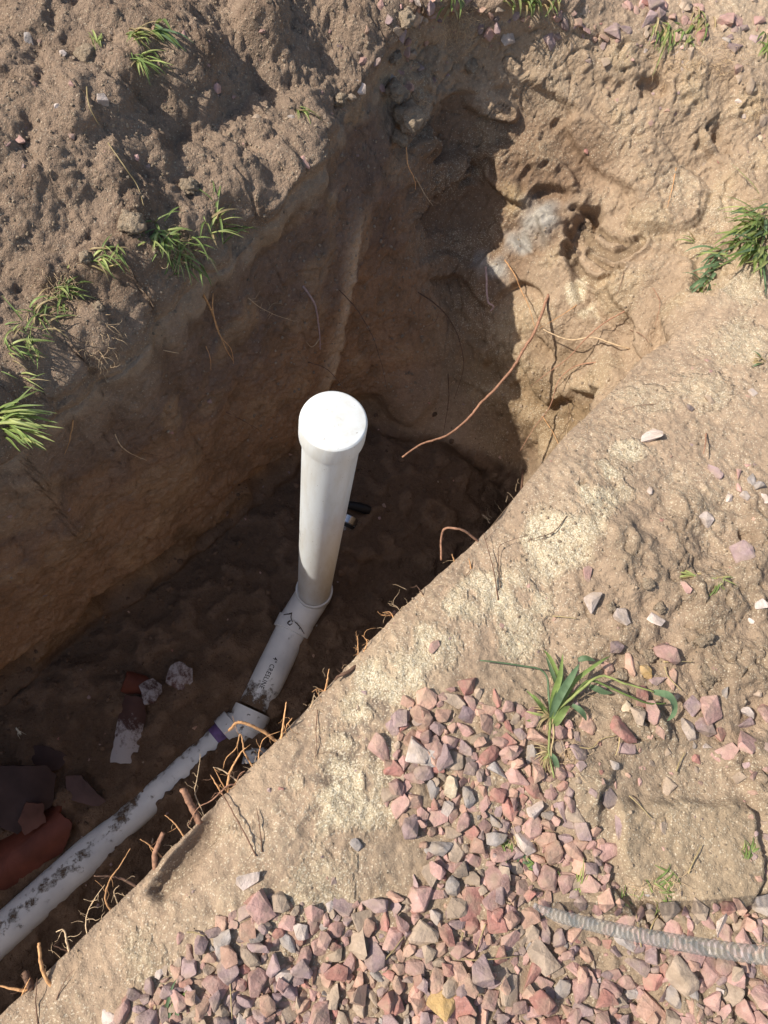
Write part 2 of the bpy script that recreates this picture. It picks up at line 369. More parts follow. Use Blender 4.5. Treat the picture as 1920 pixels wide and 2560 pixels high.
disp = np.zeros(len(P0), np.float32)
n_lo = perlin(P0, 3.1, 7); n_a = perlin(P0, 7.5, 17); n_b = perlin(P0, 16, 3); n_c = perlin(P0, 34, 31); n_d = perlin(P0, 75, 11)
n_e = perlin(P0, 150, 23)
pt_ = ss(.0, .45, perlin(P0, 4.5, 91)+.3*n_b)
ridge = lambda n: 1-np.minimum(np.abs(n)*2.2, 1)
# spoil heap: rounded clods crossed by cracks
c1, e1, _ = cells(P0+.03*np.stack([n_a, n_b, n_a], 1), 6.2, 3); c2, e2, _ = cells(P0+.012*np.stack([n_c, n_b, n_c], 1), 17, 9)
c3, e3, _ = cells(P0, 48, 1)
c0, e0_, _ = cells(P0+.05*np.stack([n_lo, n_a, n_lo], 1), 3.4, 5)
lump = (1-np.minimum(c0, 1)**2)*.115 - .03 + (1-np.minimum(c1, 1)**2)*.055*(.5+n_lo+.3) + (1-np.minimum(c2, 1)**2)*.022 + (1-np.minimum(c3, 1)**2)*.007
disp += farb_s*(lump-.045 + .035*n_a + .010*n_b+.009*(.3-np.abs(n_b)) + .005*(.3-np.abs(n_c))*1.6+.002*n_c + .004*n_d + .0042*n_e)
# near bank and end slope
cr1 = ridge(perlin(P0, 11, 51))**14; cr2 = ridge(perlin(P0, 24, 61))**9
flat_ = blob(1700, 2085, .175, .12)
right = ss(1380, 1560, PX)*ss(1150, 1350, PY)*nearb*(1-.9*flat_)       # cloddy ground on the right
disp += nearb*(.022*n_lo+.012*n_a*(.3+right)*(1-.7*flat_)+.006*n_b+.004*(.3-np.abs(n_c))*2+.0024*n_d+.0022*n_e)
disp += nearb*right*((1-np.minimum(c2, 1)**2)*.022*ss(-.25, .2, n_a+n_lo)+(1-np.minimum(c3, 1)**2)*.012*ss(-.35, .15, n_b)-.012*cr2*ss(-.15, .1, n_a))
disp += endw*(.040*n_lo+.022*n_a+pt_*(.012*(.3-np.abs(n_b))*2+.009*(.3-np.abs(n_c))*1.6)+.004*n_b+.0025*n_c+.0025*n_d+.0028*n_e+.007*(1-np.minimum(c3, 1)**2)*ss(.05, .3, n_a+n_c)-.012*cr1*ss(-.1, .2, n_b)-.006*cr2)
disp += endw*ss(-.05, -.2, Zg)*ss(-1., -.5, Zg)*(.02*np.sign(perlin(P0*np.array([1, 1, 2.4], np.float32), 5, 77))*ss(.0, .06, np.abs(perlin(P0*np.array([1, 1, 2.4], np.float32), 5, 77))))
edge_s = .96+(Zg+.66)*.47
# left wall: scraped plane, vertical streaks, ledges
sb = np.stack([S*9, B*0, Zg*1.7+S*1.2], 1)
st = perlin(sb.astype(np.float32), 1.0, 5); st2 = perlin((sb*3.3).astype(np.float32), 1.0, 15)
lw = left
disp += lw*(.020*n_lo+.009*n_a+.006*n_b+.004*n_c+.0035*n_d+.0022*n_e+.007*st+.004*st2-.008*cr1-.005*cr2)
edge_s = .96+(Zg+.66)*.47                                # bucket facet: wall steps back beyond this line, the painted light streak's edge
disp += -lw*.014*ss(0, .05, S-edge_s)*ss(-.2, -.45, Zg)*ss(1.5, 1.1, S)
disp += -lw*.07*ss(-.80, -.93, Zg)*ss(-.1, .25, n_a+.12)  # undercut at the foot
# floor
disp += floorm*(.018*n_lo+.013*n_a+.008*n_b+.0045*n_c+.0025*n_d+(1-np.minimum(c3, 1)**2)*.009*ss(-.15, .25, n_b)+(1-np.minimum(c2, 1)**2)*.012*ss(.0, .3, n_a))
pa_, pb_ = pix(60, 2285, -1.015), pix(585, 1812, -1.015); pg = (pb_-pa_)/np.linalg.norm(pb_-pa_); rl_ = P0-pa_.astype(np.float32)
pal = rl_@pg.astype(np.float32); pac = rl_[:, 0]*pg[1]-rl_[:, 1]*pg[0]; pl_ = np.linalg.norm(pb_-pa_)
pnz = .012*n_c+.016*n_b+.006*n_d
disp += floorm*.040*ss(.009, .026, pac+pnz)*ss(.13, .05, pac)*ss(pl_-.36, pl_-.29, pal+.03*n_a)*ss(pl_+.05, pl_-.02, pal)
disp -= floorm*.016*ss(.055, .03, np.abs(pac+.006))*ss(pl_-.25, pl_-.33, pal)
disp += floorm*.030*blob(655, 1840, .05, .6, pnz)+floorm*.025*blob(685, 1770, .04, .5, pnz)+floorm*.03*blob(575, 1890, .04, .6, pnz)
# talus along the foot of the end wall
disp += .04*blob(1030, 1020, .16, 1, .08*n_a)+.03*blob(1180, 1130, .14, 1, .08*n_a)
# cavity with its overhanging lip, grey crust and the bucket-tooth prints in the end slope
wv = .035*n_b+.02*n_c
cav = blob(1455, 560, .060, .55, wv)+blob(1420, 620, .040, .6, wv)+.7*blob(1480, 530, .035, .5, wv); disp -= .085*np.minimum(cav, 1.1)
disp += .028*blob(1440, 498, .06, .7, wv)+.03*blob(1350, 560, .085, .8, wv)+.03*blob(1210, 700, .07, .9, wv)
disp -= .03*blob(1310, 440, .035, .8, wv)+.018*blob(1390, 305, .022, .7, wv)+.03*blob(1640, 225, .03, .9, wv)+.02*blob(1700, 210, .03, .9, wv)
disp -= .02*blob(1790, 310, .022, .6, wv)+.018*blob(1825, 355, .02, .6, wv)+.012*blob(1530, 215, .02, .8, wv)
disp += .05*blob(1060, 350, .07, .9, wv)-.06*blob(1190, 420, .06, .8, wv)
disp -= .025*blob(1480, 990, .06, .7, wv)+.03*blob(1400, 1020, .04, .7, wv)+.02*blob(1330, 1120, .03, .7, wv)
def pline(pts):
    best = np.full(len(PX), 1e9)
    for (a, c) in zip(pts[:-1], pts[1:]):
        ex, ey = c[0]-a[0], c[1]-a[1]; t = np.clip(((PX-a[0])*ex+(PY-a[1])*ey)/(ex*ex+ey*ey), 0, 1)
        best = np.minimum(best, np.hypot(PX-a[0]-ex*t, PY-a[1]-ey*t))
    return best
prints = np.zeros(len(P0)); cz = np.sqrt(((P0-at0(1510, 640))**2).sum(1)) < .35
for arc, w_ in (([(1465, 555), (1475, 595), (1500, 625), (1537, 636), (1575, 624), (1602, 602)], 15), ([(1500, 565), (1520, 588), (1550, 602), (1582, 606)], 9),
                ([(1423, 615), (1432, 655), (1455, 688), (1490, 708), (1530, 697)], 15), ([(1470, 630), (1497, 652), (1525, 672), (1558, 680)], 10)):
    d_ = pline(arc)+2*n_c; prints = np.maximum(prints, ss(w_, w_*.72, d_)*cz)
    disp += .012*ss(w_*2.0, w_*1.2, d_)*ss(w_*.9, w_*1.1, d_)*cz
smooth_m = 1-.9*prints
disp = disp*np.where(prints > .3, .6, 1)-.018*prints
# scraped groove just inside the near edge, hard slab of earth on the right
ga, gb = pix(352, 2250, 0), pix(545, 2000, 0); gd = (gb-ga)/np.linalg.norm(gb-ga); rel = P0-ga.astype(np.float32)
al = rel@gd.astype(np.float32); ac = rel[:, 0]*gd[1]-rel[:, 1]*gd[0]; gl = np.linalg.norm(gb-ga)
ac = ac+.012*n_a
groove = ss(.0, .02, al)*ss(gl, gl-.06, al)*ss(-.006, .0, ac)*ss(.05, .012, ac)*nearb
disp -= .028*groove
disp += .012*nearb*ss(-.03, -.006, ac)*ss(.004, -.004, ac)*ss(-.05, .1, al)*ss(gl+.1, gl-.05, al)
slab = blob(1700, 2085, .150, .05, .04*n_a+.02*n_b); slab *= ss(1990, 2020, PY+8*n_b*3)
disp += .022*slab*nearb
disp -= nearb*.02*np.maximum(0, blob(1465, 1200, .012, .5, wv))+nearb*.02*blob(1870, 1340, .02, .8, wv)
disp = disp.astype(np.float32)
fade = ss(4, 2.6, np.abs(S-.8))*ss(3.2, 2.4, np.abs(B-.5))
# push along the smoothed base normal
Nsm = N0.reshape(NR, NC, 3).copy()
for _ in range(6): Nsm[1:-1, 1:-1] = (Nsm[1:-1, 1:-1]*2+Nsm[:-2, 1:-1]+Nsm[2:, 1:-1]+Nsm[1:-1, :-2]+Nsm[1:-1, 2:])/6
Nsm /= np.maximum(np.linalg.norm(Nsm, axis=2, keepdims=True), 1e-6)
P1 = P0+Nsm.reshape(-1, 3)*(disp*(.25+.75*fade))[:, None]

# ---- colour (albedo, plus a painted light streak) and masks
def C(*c): return np.array(c, np.float32)
tint = np.tile(C(.365, .262, .176), (len(P0), 1))
def lay(mask, col):
    global tint
    m = np.clip(mask, 0, 1)[:, None].astype(np.float32); tint = tint*(1-m)+C(*col)*m
jn = .12*n_a+.08*n_b
lay(farb_s, (.320, .226, .157))
lay(farb_s*ss(.05, .4, n_a+n_b*.6), (.250, .172, .118))
lay(left*ss(0, -.06, Zg+jn), (.225, .148, .102))                  # topsoil band
lay(left*ss(-.28, -.48, Zg+jn*1.5), (.335, .202, .115))           # warm subsoil
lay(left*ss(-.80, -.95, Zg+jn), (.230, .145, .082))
lay(left*.6*ss(.05, .45, n_a+.5*st), (.41, .262, .145))
lay(left*.45*ss(.1, .4, -n_b-.5*st), (.20, .125, .072))
lay(left*.92*ss(-.11, -.005, S-edge_s+.012*n_b)*ss(.012, -.004, S-edge_s)*ss(-.15, -.35, Zg)*ss(-.98, -.85, Zg), (.58, .42, .27))  # pale diagonal streak: glancing light painted into the wall tint
lay(endw, (.385, .275, .180))
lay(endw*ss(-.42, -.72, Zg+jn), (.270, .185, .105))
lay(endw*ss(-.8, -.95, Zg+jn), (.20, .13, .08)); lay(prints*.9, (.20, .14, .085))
lay(endw*.6*ss(.1, .4, n_a), (.40, .29, .175))
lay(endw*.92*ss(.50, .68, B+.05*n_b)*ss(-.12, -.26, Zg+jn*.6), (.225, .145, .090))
yel = blob(1270, 500, .07, .9, .05*n_b); lay(yel*.7, (.44, .31, .165))
grey = np.maximum(blob(1350, 545, .095, .8, .06*n_b), np.maximum(blob(1290, 600, .06, .8, .05*n_b), blob(1240, 680, .06, .9, .05*n_b))); lay(grey*.85, (.42, .385, .33))
lay(blob(1200, 640, .05, .9, .04*n_b)*.6, (.34, .31, .28))
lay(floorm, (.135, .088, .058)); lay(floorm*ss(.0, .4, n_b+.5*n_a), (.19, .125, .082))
dk = right*ss(-.25, .3, n_a+.3*n_b); lay(dk*.8, (.285, .205, .135))
lay(nearb*ss(.1, .5, n_lo+.3*n_b)*.5, (.43, .325, .22))
lay(blob(1440, 2300, .5, .3, .1*n_a)*.6*nearb, (.30, .225, .15))
lay(groove*.7, (.20, .145, .10)); lay(slab*.7*nearb, (.35, .26, .165))
sand = np.zeros(len(P0), np.float32)
streak = [(1575, 1120), (1530, 1180), (1470, 1240), (1420, 1300), (1380, 1370), (1310, 1430), (1240, 1480), (1150, 1520), (1080, 1600), (1020, 1670), (960, 1720), (900, 1790), (870, 1860), (850, 1930), (830, 1990)]
for (x, y, r, k) in [(x, y, .085, .95) for (x, y) in streak]+[(1300, 1560, .07, .7), (1350, 1490, .06, .7), (1410, 1330, .07, .8), (930, 1880, .075, 1), (1030, 1690, .055, 1.1), (870, 1920, .07, 1), (960, 1960, .06, .6), (770, 1950, .05, .5), (1780, 970, .14, .5), (1830, 850, .14, .55), (1690, 480, .12, .35), (1800, 500, .10, .45), (1850, 720, .12, .5),
                     (1580, 330, .11, .3), (1380, 230, .10, .25), (1370, 150, .08, .2), (1450, 730, .05, .9), (1470, 770, .04, .9), (730, 2330, .08, .5), (820, 2220, .12, .45), (650, 2100, .10, .4), (350, 2350, .08, .45), (1760, 1250, .18, .3), (1600, 1000, .10, .4)]:
    sand = np.maximum(sand, k*blob(x, y, r, .8, .05*n_a+.035*n_b+.022*n_c+.012*n_d))
sand *= (1-left)
sand = np.maximum(sand, .22*np.maximum(endw, nearb)*ss(-.3, .4, n_a)); sand = np.maximum(sand, .04*farb_s)
lay(ss(.15, .95, sand+.25*n_d+.12*n_e)*.78, (.60, .495, .325))
lay(ss(.0, .25, n_d+n_c-.25)*blob(920, 1900, .2, .6)*.6, (.13, .10, .08))
crumb = np.clip(.6-.5*prints-.33*nearb*(1-right)+.75*farb_s+.35*nearb*(sand > .3)-.1*left+.2*floorm, 0, 1.2)
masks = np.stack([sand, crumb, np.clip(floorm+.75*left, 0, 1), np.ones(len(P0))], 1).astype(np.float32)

idx = np.arange(NR*NC).reshape(NR, NC)
Q = np.stack([idx[:-1, :-1], idx[1:, :-1], idx[1:, 1:], idx[:-1, 1:]], -1).reshape(-1, 4)
qc = Q[:, 0]
reg = np.where(floorm[qc] > .5, 1, np.where((DT[qc] < 0), 2, np.where(farb_s[qc] > .5, 3, 0)))
far_cell = (np.abs(S[qc]-.8) > 3.6) | (np.abs(B[qc]-.5) > 3.0)
reg = np.where(far_cell & (reg == 3), 0, reg)
GOBJ = []
for r, nm, lab in ((0, 'ground', 'tan sandy ground of the near bank with gravel lying on it'), (1, 'trench_floor', 'dark damp dirt floor at the bottom of the trench'),
                   (2, 'trench_wall', 'cut brown soil walls of the trench'), (3, 'spoil_heap', 'loose lumpy heap of dug soil on the far bank')):
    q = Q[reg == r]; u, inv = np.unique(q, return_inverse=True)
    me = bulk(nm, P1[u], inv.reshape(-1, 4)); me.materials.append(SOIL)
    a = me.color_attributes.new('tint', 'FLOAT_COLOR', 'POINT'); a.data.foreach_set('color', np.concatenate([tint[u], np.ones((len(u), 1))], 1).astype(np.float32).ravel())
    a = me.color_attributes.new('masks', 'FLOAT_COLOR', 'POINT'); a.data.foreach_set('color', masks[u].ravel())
    o = bpy.data.objects.new(nm, me); COL.objects.link(o); tag(o, lab, kind='structure'); GOBJ.append(o)
bpy.context.view_layer.update()
CAMP = Vector((0, 0, H))
def cast(o, d):
    best = None
    for g in GOBJ:
        ok, p, nn, i = g.ray_cast(o, d)
        if ok and (best is None or (p-o).length < (best[0]-o).length): best = (p, nn)
    return best
def hit(x, y):
    d = Vector(ray(x, y)).normalized(); h = cast(CAMP, d)
    if h is None: h = (Vector(pix(x, y, 0)), Vector((0, 0, 1)))
    p, n = h
    if n.dot(d) > 0: n = -n
    return p, n, d
def down(x, y, z=1.2):
    h = cast(Vector((x, y, z)), Vector((0, 0, -1))); return h[0] if h else Vector((x, y, 0))
def depth(p): return float(-(R.T@(np.array(p)-[0, 0, H]))[2])

# ================================================================ DRAIN PIPE
def frame_path(pts):
    pts = [Vector(p) for p in pts]; T = []
    for i in range(len(pts)):
        a = pts[max(0, i-1)]; c = pts[min(len(pts)-1, i+1)]; T.append((c-a).normalized())
    ref = Vector((0, 0, 1)) if abs(T[0].z) < .9 else Vector((1, 0, 0)); fr = []
    for t in T:
        u = ref-t*ref.dot(t); u.normalize(); ref = u; fr.append((u, t.cross(u)))
    return pts, T, fr
def tube(pts, rad, sides=8, caps=True, uvmud=None, wob=0, seed=0):
    pts, T, fr = frame_path(pts); V = []; Fc = []; rr = random.Random(seed)
    for i, p in enumerate(pts):
        r = rad[i] if isinstance(rad, (list, tuple)) else rad
        for k in range(sides):
            a = 2*math.pi*k/sides; q = r*(1+(rr.uniform(-wob, wob) if wob else 0)); V.append(p+(fr[i][0]*math.cos(a)+fr[i][1]*math.sin(a))*q)
    for i in range(len(pts)-1):
        for k in range(sides): Fc.append((i*sides+k, i*sides+(k+1) % sides, (i+1)*sides+(k+1) % sides, (i+1)*sides+k))
    if caps:
        Fc.append(tuple(range(sides))[::-1]); m = (len(pts)-1)*sides; Fc.append(tuple(range(m, m+sides)))
    return V, Fc
def lathe(prof, c, ax, seg=72, name='lathe'):
    """prof: (distance along the axis, radius)"""
    ax = Vector(ax).normalized(); u = Vector((0, 0, 1)) if abs(ax.z) < .9 else Vector((1, 0, 0)); u = (u-ax*u.dot(ax)).normalized(); v = ax.cross(u)
    V = []; Fc = []; c = Vector(c)
    for t, r in prof:
        for k in range(seg): a = 2*math.pi*k/seg; V.append(c+ax*t+(u*math.cos(a)+v*math.sin(a))*r)
    n = len(prof)
    for i in range(n-1):
        for k in range(seg): Fc.append((i*seg+k, i*seg+(k+1) % seg, (i+1)*seg+(k+1) % seg, (i+1)*seg+k))
    if prof[0][1] > 0.0005: Fc.append(tuple(range(seg))[::-1])
    if prof[-1][1] > .0005: Fc.append(tuple(range((n-1)*seg, n*seg)))
    me = pyd(name, V, Fc); return me
def sharp(me, ang=35):
    for p in me.polygons: p.use_smooth = True
    bm = bmesh.new(); bm.from_mesh(me); bmesh.ops.recalc_face_normals(bm, faces=bm.faces)
    for e in bm.edges:
        if len(e.link_faces) == 2 and e.calc_face_angle(0) > math.radians(ang): e.smooth = False
    bm.to_mesh(me); bm.free(); return me
def mudattr(me, fn):
    a = me.attributes.new('mud', 'FLOAT', 'POINT')
    for i, v in enumerate(me.vertices): a.data[i].value = fn(v.co)

def smooth_path(P, sub=5, wob=.0):
    P = [Vector(p) for p in P]; out = []
    rr = random.Random(int(abs(P[0].x*1e5)))
    for i in range(len(P)-1):
        a = P[max(i-1, 0)]; b_ = P[i]; c = P[i+1]; d = P[min(i+2, len(P)-1)]
        for k in range(sub):
            t = k/sub; q = .5*((2*b_)+(c-a)*t+(2*a-5*b_+4*c-d)*t*t+(3*b_-a-3*c+d)*t**3)
            if wob and (i or k): q = q+Vector((rr.uniform(-wob, wob), rr.uniform(-wob, wob), rr.uniform(-wob, wob)))
            out.append(q)
    out.append(P[-1]); return out
PR = .0535
PB = Vector((.07, .575, -.90))                        # top of the elbow bell, on the pipe axis
pipe = empty('drain_pipe', (PB.x, PB.y, -1.0))
tag(pipe, 'white plastic sewer cleanout pipe rising capped from an elbow on the trench floor', 'drain pipe')
TZ = .292
me = sharp(lathe([(0, PR-.006), (0, PR), (.30, PR), (.6, PR), (.9, PR), (1.17, PR)], (PB.x, PB.y, -.925), (0, 0, 1), name='standpipe')); link('standpipe', me, PVC, pipe)
ax = Vector((.004, .006, 1)).normalized(); CR = .0594
me = sharp(lathe([(-.056, CR-.0045), (-.0565, CR), (-.05, CR+.0006), (-.008, CR+.0002), (-.003, CR-.001), (-.0008, CR-.0035), (0, CR-.006)], (PB.x, PB.y, TZ), ax, 96, 'cap'), 21)
cap = link('cap', me, PVC, pipe); tag(cap, 'shiny white round end cap')
# moulded marks in the middle of the cap: rows of tiny raised strokes, too small to read
V = []; Fc = []; rr = random.Random(4); ca, sa = math.cos(math.radians(-42)), math.sin(math.radians(-42))
for row in range(-3, 4):
    if row % 2: continue
    wd = (.011, .016, .017, .014, .019, .015, .010)[row+3]*.8; x = -wd
    while x < wd:
        L_ = rr.uniform(.0010, .0022); kind = rr.random()
        for (ox, oy, lx, ly) in (((0, 0, .00035, .0026),) if kind < .35 else ((0, 0, .0003, .0026), (L_*.6, 0, .0003, .0026)) if kind < .6 else ((0, 0, .0003, .0026), (L_*.4, .0012, L_*.8, .0003), (L_*.4, -.0012, L_*.8, .0003))):
            cxm, cym = x+ox, row*.0040+oy; b0 = len(V)
            for zz in (0, .0006):
                for (i_, j_) in ((-1, -1), (1, -1), (1, 1), (-1, 1)):
                    px_, py_ = cxm+i_*lx/2, cym+j_*ly/2
                    V.append((PB.x+px_*ca-py_*sa, PB.y+.002+px_*sa+py_*ca, TZ-.00035+zz))
            Fc += [(b0+4, b0+5, b0+6, b0+7)]+[(b0+k, b0+(k+1) % 4, b0+4+(k+1) % 4, b0+4+k) for k in range(4)]
        x += L_+.0022
mk = link('moulded_marks', pyd('moulded_marks', V, Fc, False), PVC, None); mk.parent = cap; mk.location = (0, 0, 0); mk['label'] = 'rows of tiny moulded lettering in the middle of the cap'; mk.location = (0, 0, 0)
# glue line under the cap
me = pyd('glue_bead', *tube([Vector((PB.x+math.cos(a)*(PR+.0008), PB.y+math.sin(a)*(PR+.0008), TZ-.0565)) for a in np.linspace(-2.6, .1, 40)], .0012, 6)); link('glue_bead', me, PVC, pipe)
# elbow: bell, short bend, bell
me = sharp(lathe([(-.052, PR+.004), (-.05, PR+.0065), (-.004, PR+.0075), (0, PR+.0065), (0, PR+.0012), (-.012, PR+.0010)], PB, (0, 0, 1), name='elbow_bell')); link('elbow_bell', me, PVCC, pipe)
AZ = -1.015
K1 = Vector(pix(737, 1560, -1.00)); W1 = Vector(pix(632, 1778, AZ)); 
hd = Vector((W1.x-PB.x, W1.y-PB.y, 0)).normalized()
s0 = PB+Vector((0, 0, -.05)); e1_ = K1-hd*0.0; 
pts = []
q0, q1, q2 = s0, Vector((PB.x, PB.y, -.965))+hd*.012, K1
for t in np.linspace(0, 1, 12): pts.append(q0*(1-t)**2+q1*2*t*(1-t)+q2*t*t)
me = sharp(pyd('elbow', *tube(pts, PR+.0045, 48))); mudattr(me, lambda c: max(0, 1-abs((c-K1).length-.02)/.07)*.25); link('elbow', me, PVCC, pipe)
d1 = (W1-K1).normalized()
me = sharp(lathe([(-.014, PR+.004), (-.013, PR+.0085), (.030, PR+.009), (.031, PR+.001)], K1, d1, name='coupling'))
mudattr(me, lambda c: .25*max(0, 1-abs((c-K1).dot(d1.cross(Vector((0, 0, 1)))))/.03)); link('coupling', me, PVCC, pipe)
L1 = (W1-K1).length
N_ = 30
me = sharp(lathe([(i/N_*(L1-.012)+.02*(i == 0), PR) for i in range(N_+1)], K1, d1, 64, 'lower_pipe'))
side1 = d1.cross(Vector((0, 0, 1)))
def mud1(c):
    t = (c-K1).dot(d1)/L1; return max(0, (t-.62)/.38)*.62+max(0, .06-abs(t-.05))*3+.12*max(0, 1-abs((c-K1).dot(side1)+.01)/.02)
mudattr(me, mud1); lp = link('lower_pipe', me, PVCM, pipe)
# print on the pipe
cu = bpy.data.curves.new('print_curve', 'FONT'); cu.body = '4" CRESLINE'; cu.size = .0195; cu.resolution_u = 3; cu.space_character = 1.12; cu.offset = .0002
to = bpy.data.objects.new('print_tmp', cu); COL.objects.link(to); bpy.context.view_layer.update()
tm = bpy.data.meshes.new_from_object(to.evaluated_get(bpy.context.evaluated_depsgraph_get())); bpy.data.objects.remove(to)
bm = bmesh.new(); bm.from_mesh(tm)
bmesh.ops.subdivide_edges(bm, edges=[e for e in bm.edges if e.calc_length() > .006], cuts=2)
upv = Vector((0, 0, 1)); up1 = (upv-d1*upv.dot(d1)).normalized(); sd1 = d1.cross(up1)
def cyl(tx, ty): 
    a = ty/PR; return K1+d1*tx+(up1*math.cos(a)+sd1*math.sin(a))*(PR+.0006)
flip = -1
for v in bm.verts:
    x, y = v.co.x, v.co.y; v.co = cyl(L1*.42+x*.9, flip*(y*1.1-.006)+.004)
bm.to_mesh(tm); bm.free(); tm.name = 'printed_text'; tx = link('printed_text', tm, INK); tx.parent = lp; tx.location = (0, 0, 0)
tx['label'] = 'black print reading 4" CRESLINE'
# wet root scraps and dirt clinging to the coupling
V = []; Fc = []
def onp(t, a, h=.0100): return K1+d1*t+(up1*math.cos(a)+sd1*math.sin(a))*(PR+h)
for S_, rd in (([(-.045, -.25, .006), (-.05, 0, .010), (-.04, .22, .008), (-.02, .3, .010), (-.004, .22, .011), (.006, .05, .011)], .0019), ([(-.02, .3, .010), (-.012, .5, .010), (-.006, .75, .009)], .0022),
               ([(.002, -.05, .011), (.010, -.4, .011), (.022, -.8, .010)], .0018), ([(.010, -.4, .011), (.018, -.38, .013)], .0014), ([(-.045, -.25, .006), (-.035, -.6, .006)], .0018), ([(-.05, .05, .008), (-.075, .12, .008)], .0009),
               ([(.004, .2, .010), (.014, .28, .010), (.018, .12, .010), (.010, .05, .010)], .0022)):
    Q_ = smooth_path([onp(*q) for q in S_], 5, .0005); v2, f2 = tube(Q_, [rd*(1-.45*i/len(Q_)) for i in range(len(Q_))], 6, wob=.3); off = len(V); V += v2; Fc += [tuple(a+off for a in f) for f in f2]
o = link('root_scrap', pyd('root_scrap', V, Fc), mat('wet_root', (.05, .035, .025), .7)); tag(o, 'dark wet root scrap lying across the elbow of the white pipe', 'root scrap')
# wye fitting
W2 = Vector(pix(585, 1812, AZ)); E2 = Vector(pix(60, 2285, AZ-.005)); E3 = E2+(E2-W2)*.8
d2 = (E2-W2).normalized()
me = sharp(lathe([(-.004, PR-.001), (-.004, PR+.008), (.05, PR+.0085), (.052, PR+.003), (.075, PR+.001)], W1, d1, name='wye_hub')); mudattr(me, lambda c: .22); link('wye_hub', me, PVCC, pipe)
d2b = (Vector(pix(625, 1895, AZ-.03))-(W1+d1*.05)).normalized()
me = sharp(lathe([(.0, PR-.004), (.075, PR-.004), (.077, PR+.004), (.115, PR+.004), (.115, PR-.006)], W1+d1*.035+Vector((0, 0, -.012)), d2b, name='wye_branch')); mudattr(me, lambda c: .3); link('wye_branch', me, PVCC, pipe)
me = sharp(pyd('wye_body', *tube([W1+d1*.03, W1+d1*.055, W2-d2*.02, W2+d2*.01], [PR, PR, PR-.006, PR-.008], 48))); mudattr(me, lambda c: .3); link('wye_body', me, PVCC, pipe)
r2 = PR-.010
me = sharp(lathe([(-.005, r2+.002), (-.004, r2+.009), (.038, r2+.009), (.039, r2+.001)], W2, d2, name='reducer_coupling')); mudattr(me, lambda c: .35 if c.z < AZ+.03 else .12); link('reducer_coupling', me, PVCC, pipe)
me = sharp(lathe([(.039, r2+.0006), (.068, r2+.0006)], W2, d2, name='primer_band')); pb = link('primer_band', me, PRIMER, pipe); pb['label'] = 'purple primer ring beside the coupling'
L2 = (E3-W2).length; side2 = d2.cross(Vector((0, 0, 1)))
def mud2(c):
    t = (c-W2).dot(d2); x = (c-W2).dot(side2); m = .36*math.exp(-((x-.008)/.022)**2)*(1 if t > .35 else .25)
    m += .9*(1 if x < -.2 else 0); return m+max(0, (x-.014)*16)*(1 if t < .42 else 0)
n2_ = 90
me = sharp(lathe([(.066+i/n2_*(L2-.066), r2+(.010*ss(.36, .5, i/n2_*L2))) for i in range(n2_+1)], W2, d2, 64, 'buried_pipe')); mudattr(me, mud2); link('buried_pipe', me, PVCM, pipe)

# old pipe end behind the standpipe
oc = Vector(pix(864, 1308, -.985)); od = (Vector(pix(846, 1350, -1.0))-oc).normalized()
op = empty('old_pipe_stub', oc); tag(op, 'half buried stub of white pipe just right of the standpipe foot', 'pipe stub')
me = sharp(lathe([(-.03, .030), (-.03, .036), (.05, .036), (.05, .030)], oc+Vector((0, 0, -.02)), od, 40, 'sleeve')); mudattr(me, lambda c: .4); link('sleeve', me, PVCM, op)
me = sharp(lathe([(-.004, .0378), (.008, .0378)], oc+Vector((0, 0, -.02)), od, 40, 'strap')); link('strap', me, RUB, op)
me = sharp(lathe([(-.034, .0372), (-.016, .0385), (-.008, .0385)], oc+Vector((0, 0, -.02)), od, 40, 'clamp_band')); link('clamp_band', me, STEEL, op)
b0 = Vector(pix(850, 1258, -.975)); b1 = Vector(pix(898, 1268, -.985)); b2 = Vector(pix(924, 1276, -.995))
me = sharp(pyd('rubber_hose_end', *tube([b0, b0*.5+b1*.5, b1, b2*.6+b1*.4, b2], [.013, .015, .017, .017, .015], 24)))
o = link('rubber_hose_end', me, RUB); tag(o, 'short black rubber hose end lying right of the tall white pipe', 'hose end')

